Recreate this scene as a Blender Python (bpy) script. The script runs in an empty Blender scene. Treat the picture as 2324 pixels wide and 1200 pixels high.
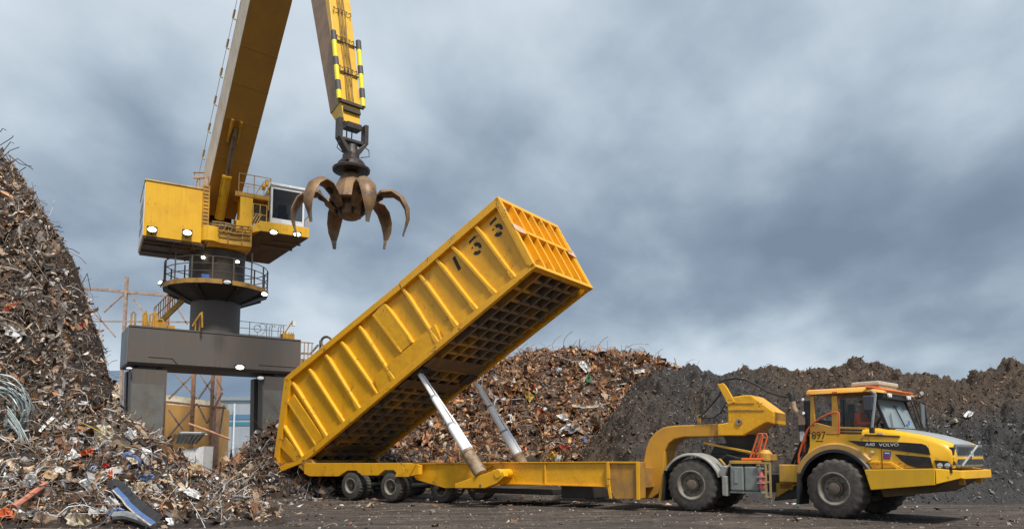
import bpy, bmesh, math, random
import numpy as np
from mathutils import Matrix, Vector
PI = math.pi; R_ = math.radians
sc = bpy.context.scene; COL = sc.collection
random.seed(7); RNG = np.random.default_rng(11)

# ------------------------------------------------------------------ camera
FPX, PPY, HZ = 1680., 870., 1034.            # lens in pixels of the 2324 px wide photo, optical centre row, horizon row
PITCH = math.atan((HZ-PPY)/FPX)
CAM = np.array([0., 0., 1.7])
cd = bpy.data.cameras.new('camera'); cam = bpy.data.objects.new('camera', cd); COL.objects.link(cam)
cam.location = CAM; cam.rotation_euler = (PI/2+PITCH, 0, 0)
cd.sensor_width = 36; cd.lens = 36*FPX/2324; cd.shift_y = (PPY-600)/2324
cd.clip_start = .1; cd.clip_end = 20000
sc.camera = cam
# ------------------------------------------------------------------ sky, sun, exposure
SUN_EL, SUN_AZ = 58., 150.                    # azimuth clockwise from +Y: sun behind the camera, to the right
sc.view_settings.view_transform = 'Standard'; sc.view_settings.look = 'None'
sc.view_settings.exposure = 0.4; sc.view_settings.gamma = 1
W = bpy.data.worlds.new('World'); sc.world = W; W.use_nodes = True
nt = W.node_tree; nt.nodes.clear()
def N(t, typ, **kw):
    n = t.nodes.new(typ)
    for k, v in kw.items():
        if k in n.inputs: n.inputs[k].default_value = v
        else: setattr(n, k, v)
    return n
def math_(t, op, a, b=None, clamp=False):
    n = t.nodes.new('ShaderNodeMath'); n.operation = op; n.use_clamp = clamp
    for i, x in enumerate((a, b)):
        if x is None: continue
        if isinstance(x, (int, float)): n.inputs[i].default_value = x
        else: t.links.new(x, n.inputs[i])
    return n.outputs[0]
def ramp(t, fac, stops):
    n = t.nodes.new('ShaderNodeValToRGB'); e = n.color_ramp.elements
    while len(e) < len(stops): e.new(.5)
    for el, (p, c) in zip(e, stops):
        el.position = p; el.color = (*c, 1) if len(c) == 3 else c
    t.links.new(fac, n.inputs[0]); return n.outputs[0]
def g3(v): return (v, v, v)
tc = N(nt, 'ShaderNodeTexCoord'); sep = N(nt, 'ShaderNodeSeparateXYZ'); nt.links.new(tc.outputs['Generated'], sep.inputs[0])
X, Y, Z = sep.outputs
den = math_(nt, 'ADD', math_(nt, 'MAXIMUM', Z, 0.0), .38)
cb = N(nt, 'ShaderNodeCombineXYZ')
nt.links.new(math_(nt, 'DIVIDE', X, den), cb.inputs[0]); nt.links.new(math_(nt, 'DIVIDE', Y, den), cb.inputs[1])
mp = N(nt, 'ShaderNodeMapping'); mp.inputs['Rotation'].default_value = (0, 0, -.6); mp.inputs['Scale'].default_value = (1.25, 1.0, 1)
mp.inputs['Location'].default_value = (3.3, 1.7, 0)
nt.links.new(cb.outputs[0], mp.inputs[0])
n1 = N(nt, 'ShaderNodeTexNoise', Scale=1.9, Detail=3., Roughness=.45, Distortion=.1); nt.links.new(mp.outputs[0], n1.inputs['Vector'])
n2 = N(nt, 'ShaderNodeTexNoise', Scale=4.6, Detail=8., Roughness=.52, Distortion=.1); nt.links.new(mp.outputs[0], n2.inputs['Vector'])
# lighter near the horizon, a darker belt at 8-20 degrees (mostly to the right), lighter above
elev = ramp(nt, math_(nt, 'MULTIPLY', Z, 1.6), [(0, g3(.80)), (.17, g3(.68)), (.24, g3(.46)), (.31, g3(.29)), (.42, g3(.26)), (.53, g3(.39)), (.64, g3(.53)), (.83, g3(.68)), (1, g3(.6))])
az = math_(nt, 'MULTIPLY', math_(nt, 'ADD', X, -.02), -.22)
fac = math_(nt, 'ADD', elev, az)
fac = math_(nt, 'ADD', fac, math_(nt, 'MULTIPLY', math_(nt, 'ADD', n1.outputs[0], -.5), 1.15))
fac = math_(nt, 'ADD', fac, math_(nt, 'MULTIPLY', math_(nt, 'ADD', n2.outputs[0], -.5), .62))
cloud = ramp(nt, fac, [(.0, (.165, .212, .285)), (.25, (.228, .290, .370)), (.46, (.342, .415, .492)), (.68, (.495, .573, .643)), (1, (.67, .735, .795))])
sky = N(nt, 'ShaderNodeTexSky', sky_type='NISHITA'); sky.sun_disc = False
sky.sun_elevation = R_(SUN_EL); sky.sun_rotation = R_(SUN_AZ)
sc10 = N(nt, 'ShaderNodeVectorMath', operation='SCALE'); nt.links.new(cloud, sc10.inputs[0]); sc10.inputs['Scale'].default_value = 9.
mx = N(nt, 'ShaderNodeMix', data_type='RGBA'); mx.inputs[0].default_value = .95
nt.links.new(sky.outputs[0], mx.inputs[6]); nt.links.new(sc10.outputs[0], mx.inputs[7])
bg = N(nt, 'ShaderNodeBackground', Strength=.1); nt.links.new(mx.outputs[2], bg.inputs[0])
out = N(nt, 'ShaderNodeOutputWorld'); nt.links.new(bg.outputs[0], out.inputs[0])
sl = bpy.data.lights.new('sun', 'SUN'); sl.energy = 3.4; sl.angle = R_(10); sl.color = (1, .95, .87)
sun = bpy.data.objects.new('sun', sl); COL.objects.link(sun)
sd = Vector((math.sin(R_(SUN_AZ))*math.cos(R_(SUN_EL)), math.cos(R_(SUN_AZ))*math.cos(R_(SUN_EL)), math.sin(R_(SUN_EL))))
sun.rotation_euler = sd.to_track_quat('Z', 'Y').to_euler(); sun.location = (10, -10, 40)

# ------------------------------------------------------------------ frames and mesh helpers
fwv = np.array([0, math.cos(PITCH), math.sin(PITCH)]); upv = np.array([0, -math.sin(PITCH), math.cos(PITCH)]); rtv = np.array([1., 0, 0])
def ray(x, y): return rtv*(x-1162)+upv*(PPY-y)+fwv*FPX
def gnd(x, y, z=0.): d = ray(x, y); return CAM+d*((z-1.7)/d[2])
def pln(x, y, o, n): d = ray(x, y); return CAM+d*(np.dot(np.array(o)-CAM, n)/np.dot(d, n))
def atY(x, y, yy): d = ray(x, y); return CAM+d*(yy/d[1])
class Fr:                                    # a frame: along / across / up of one thing
    def __init__(s, o, ex, ey, ez):
        s.o, s.ex, s.ey, s.ez = [np.array(q, float) for q in (o, ex, ey, ez)]
    @classmethod
    def yaw(c, o, deg):
        a = R_(deg); return c(o, (math.cos(a), -math.sin(a), 0), (math.sin(a), math.cos(a), 0), (0, 0, 1))
    def pt(s, p): return s.o+s.ex*p[0]+s.ey*p[1]+s.ez*p[2]
    def S(s, x, y, t=0.):                    # measure a photo point on the plane at distance t across
        P = pln(x, y, s.o+s.ey*t, s.ey)-s.o; return (float(P@s.ex), float(P@s.ez))
    def SS(s, pts, t=0.): return [s.S(x, y, t) for x, y in pts]
WORLD = Fr((0, 0, 0), (1, 0, 0), (0, 1, 0), (0, 0, 1))
class MB:
    def __init__(s, fr=WORLD): s.fr = fr; s.v = []; s.f = []; s.mi = []; s.m = 0
    def add(s, vs, fs):
        b = len(s.v); s.v += [tuple(float(c) for c in s.fr.pt(p)) for p in vs]
        s.f += [[b+i for i in f] for f in fs]; s.mi += [s.m]*len(fs); return s
    def hexa(s, a, b):                       # two quads (lists of four points)
        return s.add(list(a)+list(b), [(3, 2, 1, 0), (4, 5, 6, 7), (0, 1, 5, 4), (1, 2, 6, 5), (2, 3, 7, 6), (3, 0, 4, 7)])
    def box(s, x0, x1, y0, y1, z0, z1):
        return s.hexa([(x0, y0, z0), (x1, y0, z0), (x1, y1, z0), (x0, y1, z0)], [(x0, y0, z1), (x1, y0, z1), (x1, y1, z1), (x0, y1, z1)])
    def _pr(s, A, B):
        n = len(A); return s.add(A+B, [tuple(range(n))[::-1], tuple(range(n, 2*n))]+[(i, (i+1) % n, n+(i+1) % n, n+i) for i in range(n)])
    def prism(s, poly, t0, t1): return s._pr([(a, t0, z) for a, z in poly], [(a, t1, z) for a, z in poly])
    def prismz(s, poly, z0, z1): return s._pr([(a, b, z0) for a, b in poly], [(a, b, z1) for a, b in poly])
    def prismx(s, poly, s0, s1): return s._pr([(s0, t, z) for t, z in poly], [(s1, t, z) for t, z in poly])
    def loft(s, rings, close=True, caps=True):
        n = len(rings[0]); vs = [p for r in rings for p in r]; fs = []
        for k in range(len(rings)-1):
            for i in range(n if close else n-1):
                j = (i+1) % n; fs.append((k*n+i, k*n+j, (k+1)*n+j, (k+1)*n+i))
        if caps: fs += [tuple(range(n))[::-1], tuple(range((len(rings)-1)*n, len(rings)*n))]
        return s.add(vs, fs)
    def tube(s, pts, r, n=8, caps=True):
        pts = [np.array(p, float) for p in pts]; rings = []
        rr = r if isinstance(r, (list, tuple)) else [r]*len(pts)
        prev = None
        for i, p in enumerate(pts):
            d = (pts[min(i+1, len(pts)-1)]-pts[max(i-1, 0)]); d = d/(np.linalg.norm(d)+1e-9)
            if prev is None:
                a = np.array([0, 0, 1.]) if abs(d[2]) < .9 else np.array([1., 0, 0])
            else: a = prev
            e1 = a-d*np.dot(a, d); e1 /= np.linalg.norm(e1)+1e-9; e2 = np.cross(d, e1); prev = e1
            rings.append([tuple(p+(e1*math.cos(q)+e2*math.sin(q))*rr[i]) for q in np.linspace(0, 2*PI, n, endpoint=False)])
        return s.loft(rings, True, caps)
    def bar(s, p, q, w, h=None, up=(0, 0, 1)):
        p, q = np.array(p, float), np.array(q, float); h = h or w; d = (q-p)/np.linalg.norm(q-p)
        u = np.array(up, float)
        if abs(np.dot(u, d)) > .95: u = np.array([1., 0, 0])
        a = np.cross(d, u); a /= np.linalg.norm(a); b = np.cross(a, d)
        c = [a*w/2+b*h/2, -a*w/2+b*h/2, -a*w/2-b*h/2, a*w/2-b*h/2]
        return s.hexa([tuple(p+k) for k in c], [tuple(q+k) for k in c])
    def lathe(s, prof, o, ax=(0, 1, 0), n=24, caps=True, a0=0., a1=2*PI):   # prof: (along axis, radius)
        ax = np.array(ax, float); ax /= np.linalg.norm(ax); o = np.array(o, float)
        e1 = np.array([0, 0, 1.]) if abs(ax[2]) < .9 else np.array([1., 0, 0]); e1 -= ax*np.dot(e1, ax); e1 /= np.linalg.norm(e1); e2 = np.cross(ax, e1)
        rings = [[tuple(o+ax*a+(e1*math.cos(q)+e2*math.sin(q))*r) for q in np.linspace(0, 2*PI, n, endpoint=False)] for a, r in prof]
        return s.loft(rings, True, caps)
    def pieces(s):
        par = list(range(len(s.v)))
        def find(i):
            while par[i] != i: par[i] = par[par[i]]; i = par[i]
            return i
        for f in s.f:
            for i in f[1:]: par[find(i)] = find(f[0])
        r = {}
        for i in range(len(s.v)): r.setdefault(find(i), []).append(i)
        isl = list(r.values()); P = np.array(s.v); lo = [P[i].min(0) for i in isl]; hi = [P[i].max(0) for i in isl]; n = len(isl); q = list(range(n))
        def fq(i):
            while q[i] != i: i = q[i]
            return i
        for a in range(n):
            for b in range(a+1, n):
                g_ = np.linalg.norm(np.maximum(0, np.maximum(lo[b]-hi[a], lo[a]-hi[b])))
                if g_ <= max(.02, .48*max((hi[a]-lo[a]).max(), (hi[b]-lo[b]).max())): q[fq(b)] = fq(a)
        lab = {}
        for k in range(n):
            for i in isl[k]: lab[i] = fq(k)
        return lab, sorted(set(lab.values()))
    def build(s, name, mats, parent=None, origin=None, smooth=0, bevel=0):
        lab, ks = s.pieces()
        if len(ks) > 1:                      # pieces that stand apart become parts of their own
            outs = []
            for k in ks:
                m = MB(); mp_ = {}
                for i, v in enumerate(s.v):
                    if lab[i] == k: mp_[i] = len(m.v); m.v.append(v)
                for f, mi in zip(s.f, s.mi):
                    if lab[f[0]] == k: m.f.append([mp_[i] for i in f]); m.mi.append(mi)
                outs.append(m.build(name, mats, parent, origin, smooth, bevel))
            return outs[0]
        o0 = np.array(origin if origin is not None else (0, 0, 0), float)
        me = bpy.data.meshes.new(name); me.from_pydata([tuple(np.array(v)-o0) for v in s.v], [], s.f)
        for m in (mats if isinstance(mats, (list, tuple)) else [mats]): me.materials.append(m)
        me.polygons.foreach_set('material_index', s.mi)
        bm = bmesh.new(); bm.from_mesh(me); bmesh.ops.recalc_face_normals(bm, faces=bm.faces); bm.to_mesh(me); bm.free()
        if smooth:
            me.polygons.foreach_set('use_smooth', [True]*len(me.polygons)); me.set_sharp_from_angle(angle=R_(smooth))
        o = bpy.data.objects.new(name, me); COL.objects.link(o)
        if parent: o.parent = parent
        if bevel:
            b = o.modifiers.new('bevel', 'BEVEL'); b.width = bevel; b.segments = 2; b.limit_method = 'ANGLE'; b.angle_limit = R_(40)
        return o
def tag(o, label=None, cat=None, group=None, kind=None):
    if label: o['label'] = label
    if cat: o['category'] = cat
    if group: o['group'] = group
    if kind: o['kind'] = kind
    return o
def thing(name, loc, label, cat, group=None):
    o = bpy.data.objects.new(name, None); COL.objects.link(o); o.location = tuple(loc); o.empty_display_size = .3
    return tag(o, label, cat, group)
def copy_tree(o, parent=None):
    c = o.copy(); COL.objects.link(c)
    if parent: c.parent = parent
    for ch in o.children: copy_tree(ch, c)
    return c
def text(name, body, fr, pos, size, mat, parent, root, ex=None, ez=None, extrude=.004, sx=1., align='CENTER'):
    cu = bpy.data.curves.new(name, 'FONT'); cu.body = body; cu.size = size; cu.extrude = extrude; cu.align_x = align; cu.align_y = 'CENTER'
    cu.resolution_u = 3
    to = bpy.data.objects.new(name+'_src', cu); COL.objects.link(to)
    dg = bpy.context.evaluated_depsgraph_get(); me = bpy.data.meshes.new_from_object(to.evaluated_get(dg))
    bpy.data.objects.remove(to)
    a = Vector(fr.ex if ex is None else ex).normalized(); b = Vector(fr.ez if ez is None else ez).normalized(); c = a.cross(b)
    M_ = Matrix((( a.x*sx, b.x, c.x), (a.y*sx, b.y, c.y), (a.z*sx, b.z, c.z)))
    P = Vector(fr.pt(pos))-Vector(root)
    me.transform(Matrix.Translation(P) @ M_.to_4x4()); me.materials.clear(); me.materials.append(mat); me.name = name
    o = bpy.data.objects.new(name, me); COL.objects.link(o); o.parent = parent; return o

# ------------------------------------------------------------------ materials
def M(name, col, col2=None, rough=.5, metal=0., scale=2., lo=.45, hi=.68, streak=None, sk=.6, bump=0., bscale=30., emit=0., alpha=1., attr=None, chips=None, ck=.66, detail=6.):
    m = bpy.data.materials.new(name); m.use_nodes = True; t = m.node_tree; b = t.nodes['Principled BSDF']
    b.inputs['Roughness'].default_value = rough; b.inputs['Metallic'].default_value = metal; b.inputs['Alpha'].default_value = alpha
    b.inputs['Base Color'].default_value = (*col, 1)
    if emit:
        b.inputs['Emission Color'].default_value = (*col, 1); b.inputs['Emission Strength'].default_value = emit
    tcn = N(t, 'ShaderNodeTexCoord'); c = None
    if attr:
        a = N(t, 'ShaderNodeAttribute', attribute_name=attr); c = a.outputs['Color']
    if col2 is not None:
        n = N(t, 'ShaderNodeTexNoise', Scale=scale, Detail=detail, Roughness=.6); t.links.new(tcn.outputs['Object'], n.inputs['Vector'])
        f = ramp(t, n.outputs[0], [(lo, g3(0)), (hi, g3(1))])
        x = N(t, 'ShaderNodeMix', data_type='RGBA'); t.links.new(f, x.inputs[0])
        if c is not None: t.links.new(c, x.inputs[6])
        else: x.inputs[6].default_value = (*col, 1)
        x.inputs[7].default_value = (*col2, 1); c = x.outputs[2]
    if streak is not None:
        mpn = N(t, 'ShaderNodeMapping'); mpn.inputs['Scale'].default_value = (7, 7, .5); t.links.new(tcn.outputs['Object'], mpn.inputs[0])
        n = N(t, 'ShaderNodeTexNoise', Scale=1., Detail=5., Roughness=.6); t.links.new(mpn.outputs[0], n.inputs['Vector'])
        f = ramp(t, n.outputs[0], [(.52, g3(0)), (.78, g3(sk))])
        x = N(t, 'ShaderNodeMix', data_type='RGBA'); t.links.new(f, x.inputs[0])
        if c is not None: t.links.new(c, x.inputs[6])
        else: x.inputs[6].default_value = (*col, 1)
        x.inputs[7].default_value = (*streak, 1); c = x.outputs[2]
    if chips is not None:                      # chipped and scuffed spots with a shape of their own
        na_ = N(t, 'ShaderNodeTexNoise', Scale=2.2, Detail=2.); t.links.new(tcn.outputs['Object'], na_.inputs['Vector'])
        nb_ = N(t, 'ShaderNodeTexNoise', Scale=15., Detail=7., Roughness=.7); t.links.new(tcn.outputs['Object'], nb_.inputs['Vector'])
        f = ramp(t, math_(t, 'ADD', math_(t, 'MULTIPLY', na_.outputs[0], .45), math_(t, 'MULTIPLY', nb_.outputs[0], .55)), [(ck-.06, g3(0)), (ck-.035, g3(.85))])
        x = N(t, 'ShaderNodeMix', data_type='RGBA'); t.links.new(f, x.inputs[0])
        if c is not None: t.links.new(c, x.inputs[6])
        else: x.inputs[6].default_value = (*col, 1)
        x.inputs[7].default_value = (*chips, 1); c = x.outputs[2]
    if c is not None: t.links.new(c, b.inputs['Base Color'])
    if bump:
        n = N(t, 'ShaderNodeTexNoise', Scale=bscale, Detail=5., Roughness=.6); t.links.new(tcn.outputs['Object'], n.inputs['Vector'])
        bp = N(t, 'ShaderNodeBump', Strength=bump, Distance=.05); t.links.new(n.outputs[0], bp.inputs['Height']); t.links.new(bp.outputs[0], b.inputs['Normal'])
    return m
YEL = M('yellow_paint', (.80, .395, .007), (.72, .335, .009), .42, scale=1.6, streak=(.46, .21, .025), sk=.32, bump=.5, bscale=2.2, chips=(.22, .11, .04), ck=.655)
YELR = M('yellow_rail_paint', (.82, .405, .010), (.72, .33, .014), .42, scale=2.5, lo=.5, hi=.8, streak=(.40, .21, .05), sk=.3, chips=(.15, .08, .04), ck=.65)
YELD = M('dirty_yellow_paint', (.50, .245, .03), (.20, .12, .06), .6, scale=1.6, lo=.38, hi=.7, streak=(.16, .10, .055), sk=.5)
YELU = M('grimy_underside_paint', (.17, .115, .065), (.34, .17, .03), .7, scale=1.1, lo=.5, hi=.72)
YELT = M('truck_yellow_paint', (.84, .455, .014), (.76, .38, .018), .35, scale=1.5, lo=.45, hi=.8, streak=(.50, .30, .07), sk=.25, chips=(.30, .18, .06), ck=.665)
YELTD = M('dusty_truck_paint', (.62, .33, .03), (.36, .21, .07), .5, scale=2.2, lo=.42, hi=.72, streak=(.34, .20, .07), sk=.4)
CRY = M('crane_yellow', (.82, .45, .014), (.74, .38, .015), .45, scale=.9, streak=(.40, .20, .03), sk=.4, chips=(.28, .14, .05), ck=.66)
CRYD = M('weathered_crane_yellow', (.58, .30, .02), (.26, .13, .035), .55, scale=1.8, lo=.42, hi=.75, streak=(.22, .12, .04), sk=.5)
BOOMU = M('boom_shaded_yellow', (.42, .20, .020), (.32, .15, .02), .6, scale=.5, lo=.4, hi=.75, streak=(.22, .11, .03), sk=.4)  # crane yellow turned brown: the underside's shade is painted into the colour
BOOMS = M('tan_boom_side', (.72, .60, .46), (.55, .42, .29), .6, scale=1.2, lo=.4, hi=.75, streak=(.25, .16, .09), sk=.5)  # pale tan side web, lighter than the rest of the boom
GAN = M('gantry_grey_steel', (.105, .098, .092), (.125, .098, .078), .6, scale=.7, lo=.35, hi=.7, streak=(.17, .115, .08), sk=.6, bump=.08, bscale=3, chips=(.16, .09, .06), ck=.655)
GANL = M('gantry_pale_grey', (.21, .225, .235), (.15, .15, .15), .6, scale=1., streak=(.12, .11, .10), sk=.4)
DKS = M('dark_steel', (.035, .032, .030), (.06, .045, .035), .55, scale=2.)
BLK = M('black_plastic', (.018, .018, .020), (.035, .034, .033), .5, scale=3.)
GREYP = M('grey_paint', (.30, .32, .33), (.24, .25, .25), .45, scale=2.5)
TANKG = M('dusty_grey_tank', (.22, .235, .215), (.15, .15, .13), .55, scale=3., streak=(.12, .11, .09), sk=.5)
FENDG = M('grey_fender_plastic', (.30, .30, .275), (.20, .19, .17), .6, scale=3.)
TYRE = M('dusty_tyre_rubber', (.050, .045, .040), (.105, .090, .074), .85, scale=4., lo=.35, hi=.7, bump=.3, bscale=25)
RIM = M('dusty_rim', (.22, .195, .16), (.11, .095, .078), .65, scale=5.)
HUB = M('brown_hub', (.15, .11, .08), (.09, .07, .055), .7, scale=8.)
CHR = M('chrome_white_glint', (.97, .97, .97), None, .2, 0.)  # near-white non-metal: sun glint on the chrome is put into the colour
RUST = M('rusty_barrel', (.30, .22, .14), (.16, .085, .04), .65, scale=4., streak=(.42, .36, .28), sk=.5)
RUSTO = M('rusty_orange_steel', (.52, .28, .17), (.30, .14, .085), .75, scale=3.)
RUSTP = M('pale_rusty_steel', (.46, .35, .29), (.30, .19, .14), .75, scale=3.)
GRB = M('worn_grapple_steel', (.27, .155, .068), (.13, .08, .05), .55, .25, scale=2.5, lo=.4, hi=.65, streak=(.24, .20, .16), sk=.6, bump=.2, bscale=8)
GRS = M('polished_grapple_tip', (.30, .25, .20), (.15, .11, .08), .4, .5, scale=5.)
GRD = M('greasy_dark_iron', (.030, .023, .020), (.07, .045, .033), .5, .2, scale=4., bump=.2)
WHT = M('white_paint', (.78, .79, .79), (.62, .62, .60), .4, scale=2.)
GLASS = M('dark_glass', (.008, .009, .010), None, .12, 0, alpha=.55)
CABGL = M('truck_window_glass', (.05, .065, .068), None, .05, 0, alpha=.2)
WINDS = M('windscreen_sky_glare', (.40, .47, .49), None, .08, .3, alpha=.8)  # pale base colour paints in the sky's reflection
ORG = M('orange_handrail', (.66, .12, .025), (.5, .1, .03), .5, scale=4.)
ORGR = M('orange_dusted_roof', (.72, .34, .04), (.62, .36, .12), .5, scale=2.)
RED = M('red_paint', (.45, .03, .03), (.4, .2, .18), .5, scale=7., lo=.5, hi=.6)
LAMP = M('lit_lamp', (1., .95, .80), emit=5.)
LAMPW = M('warm_lit_bulb', (1., .88, .62), emit=7.)
LAMPF = M('faint_lamp', (.9, .93, .95), emit=.15)
SIGNY = M('bright_yellow_band', (.86, .74, .02), None, .45)
BANDG = M('dark_grey_band', (.07, .07, .072), None, .6)
INK = M('black_stencil_ink', (.02, .018, .016), None, .7)
INKB = M('brown_lettering', (.045, .018, .010), None, .7)
INKW = M('white_lettering', (.75, .75, .72), None, .6)
BLUE = M('blue_plastic', (.05, .14, .45), (.3, .35, .45), .5, scale=2., lo=.55, hi=.6)
STKB = M('blue_sticker', (.06, .07, .30), (.08, .12, .42), .5, scale=9.)
STKR = M('magenta_sticker', (.32, .035, .12), None, .5)
HOSE = M('black_hose', (.02, .019, .018), None, .55)
VEST = M('orange_workwear', (.90, .13, .035), (.8, .10, .03), .8, scale=8.)
SKIN = M('skin', (.42, .24, .17), None, .6)
HAIR = M('dark_hair', (.02, .015, .012), None, .7)
TROU = M('navy_trousers', (.02, .025, .05), None, .8)
ACU = M('dusty_beige_unit', (.50, .45, .37), (.36, .31, .24), .6, scale=5.)

# ------------------------------------------------------------------ noise
def vnoise(x, y, seed=0):
    xi, yi = np.floor(x).astype(np.int64), np.floor(y).astype(np.int64); xf, yf = x-xi, y-yi
    def h(a, b):
        n = (a*374761393+b*668265263+seed*974634777) & 0xffffffff; n = ((n ^ (n >> 13))*1274126177) & 0xffffffff
        return ((n ^ (n >> 16)) & 0xffff)/65535.
    u, v = xf*xf*(3-2*xf), yf*yf*(3-2*yf)
    return (h(xi, yi)*(1-u)+h(xi+1, yi)*u)*(1-v)+(h(xi, yi+1)*(1-u)+h(xi+1, yi+1)*u)*v
def fbm(x, y, oct=4, seed=0, gain=.5):
    s, a, t = 0, 1, 0
    for k in range(oct): s = s+a*vnoise(x*2**k+k*17.3, y*2**k+k*9.1, seed+k); t += a; a *= gain
    return s/t-.5
def ss(a, b, x): t = np.clip((x-a)/(b-a), 0, 1); return t*t*(3-2*t)

# ------------------------------------------------------------------ ground, water, hill
RT = gnd(1570, 1160)                           # near rear wheel of the hauler
FT = gnd(1895, 1176)                           # near front wheel
TT = CAM+(gnd(885, 1138)-CAM)*1.04             # near middle wheel of the trailer (stands a little lower)
hd = np.array([math.cos(R_(35)), -math.sin(R_(35))]); ld = np.array([math.sin(R_(35)), math.cos(R_(35))])
def ground_z(x, y):
    a = (x-RT[0])*hd[0]+(y-RT[1])*hd[1]; b = (x-RT[0])*ld[0]+(y-RT[1])*ld[1]
    z = -.075*ss(-4, -9, a)*ss(30, 6, np.abs(b))
    near = ss(60, 35, np.hypot(x, y-25))
    z = z+near*(.05*fbm(x*.5, y*.5, 4, 3)-.012)
    for c, w, d in ((-1.35, .30, .05), (-1.95, .22, .035), (-3.2, .35, .03), (-4.6, .3, .03)):
        z = z-near*d*np.exp(-((b-c+.25*np.sin(a*.12))/w)**2)+near*.6*d*np.exp(-((b-c-.45+.25*np.sin(a*.12))/(w*.8))**2)
    keep = np.exp(-((np.hypot(x-FT[0], y-FT[1]))/1.)**2)+np.exp(-((np.hypot(x-RT[0], y-RT[1]))/1.)**2)
    return z*(1-np.clip(keep, 0, 1))
def grid_mesh(name, xs, ys, zf, mat, cf=None, smooth=True):
    Xg, Yg = np.meshgrid(xs, ys); Zg = zf(Xg, Yg); nx, ny = len(xs), len(ys)
    v = np.stack([Xg.ravel(), Yg.ravel(), Zg.ravel()], 1)
    i = np.arange(nx*ny).reshape(ny, nx); q = np.stack([i[:-1, :-1].ravel(), i[:-1, 1:].ravel(), i[1:, 1:].ravel(), i[1:, :-1].ravel()], 1)
    return np_mesh(name, v, q, mat, cf(v) if cf else None, smooth)
def np_mesh(name, v, q, mat, col=None, smooth=False):
    me = bpy.data.meshes.new(name); k = q.shape[1]
    me.vertices.add(len(v)); me.vertices.foreach_set('co', np.ascontiguousarray(v, np.float32).ravel())
    me.loops.add(q.size); me.loops.foreach_set('vertex_index', np.ascontiguousarray(q, np.int32).ravel())
    me.polygons.add(len(q)); me.polygons.foreach_set('loop_start', np.arange(0, q.size, k, dtype=np.int32))
    me.update(calc_edges=True)
    if smooth: me.polygons.foreach_set('use_smooth', np.ones(len(q), bool))
    if col is not None:
        a = me.color_attributes.new('col', 'FLOAT_COLOR', 'POINT')
        a.data.foreach_set('color', np.concatenate([col, np.ones((len(col), 1))], 1).astype(np.float32).ravel())
    me.materials.append(mat); o = bpy.data.objects.new(name, me); COL.objects.link(o); return o
def axis(lo, hi, step, far, lo2=None, grow=1.35):
    a = list(np.arange(lo, hi+step/2, step)); s = step; x = a[-1]
    while x < far: s *= grow; x += s; a.append(x)
    s = step; x = a[0]; e = -far if lo2 is None else lo2
    while x > e: s *= grow; x -= s; a.insert(0, x)
    return np.array(a)
GM = bpy.data.materials.new('yard_dirt'); GM.use_nodes = True
t = GM.node_tree; b = t.nodes['Principled BSDF']; b.inputs['Roughness'].default_value = .9
tcn = N(t, 'ShaderNodeTexCoord'); mpn = N(t, 'ShaderNodeMapping'); mpn.inputs['Rotation'].default_value = (0, 0, R_(35)); mpn.inputs['Scale'].default_value = (.16, 1., 1.)
t.links.new(tcn.outputs['Object'], mpn.inputs[0])
na = N(t, 'ShaderNodeTexNoise', Scale=1.6, Detail=6., Roughness=.65); t.links.new(mpn.outputs[0], na.inputs['Vector'])
nb = N(t, 'ShaderNodeTexNoise', Scale=3.2, Detail=9., Roughness=.7); t.links.new(tcn.outputs['Object'], nb.inputs['Vector'])
nc = N(t, 'ShaderNodeTexNoise', Scale=24., Detail=4., Roughness=.75); t.links.new(tcn.outputs['Object'], nc.inputs['Vector'])
c1 = ramp(t, na.outputs[0], [(.32, (.034, .026, .021)), (.5, (.080, .060, .047)), (.68, (.165, .124, .094))])
c2 = ramp(t, nb.outputs[0], [(.35, g3(.45)), (.65, g3(1.25))]); c3 = ramp(t, nc.outputs[0], [(.3, g3(.55)), (.7, g3(1.3))])
m1 = N(t, 'ShaderNodeMix', data_type='RGBA', blend_type='MULTIPLY'); m1.inputs[0].default_value = 1; t.links.new(c1, m1.inputs[6]); t.links.new(c2, m1.inputs[7])
m2 = N(t, 'ShaderNodeMix', data_type='RGBA', blend_type='MULTIPLY'); m2.inputs[0].default_value = 1; t.links.new(m1.outputs[2], m2.inputs[6]); t.links.new(c3, m2.inputs[7])
t.links.new(m2.outputs[2], b.inputs['Base Color'])
bp = N(t, 'ShaderNodeBump', Strength=.7, Distance=.07); t.links.new(nc.outputs[0], bp.inputs['Height']); t.links.new(bp.outputs[0], b.inputs['Normal'])
go = grid_mesh('ground', axis(-14, 24, .22, 6000), axis(15, 44, .22, 60, -400), ground_z, GM)
tag(go, 'dark rutted dirt of the scrap yard', 'ground', kind='structure')
WAT = M('harbour_water', (.10, .15, .19), (.16, .21, .25), .25, scale=.05)
wm = MB(); wm.add([(-6000, 62, -1.2), (6000, 62, -1.2), (6000, 9000, -1.2), (-6000, 9000, -1.2)], [(0, 1, 2, 3)])
tag(wm.build('water', WAT), 'grey harbour water beyond the yard', 'water', kind='structure')
HILL = M('far_hill_slate', (.085, .125, .185), (.105, .15, .21), .9, scale=.004, lo=.4, hi=.6)
def hill_z(x, y):
    r = np.exp(-((y-2600)/700.)**2); return -3+r*(300+60*fbm(x*.0016, y*.002, 5, 5)-.03*(x+700)*ss(-700, 1500, x)-.05*np.maximum(-x-2200, 0)-170*ss(-500, 900, x))
tag(grid_mesh('hills', np.linspace(-5200, 4000, 160), np.linspace(1300, 4000, 40), hill_z, HILL), 'blue grey wooded hill across the harbour', 'hill', kind='structure')

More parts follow.
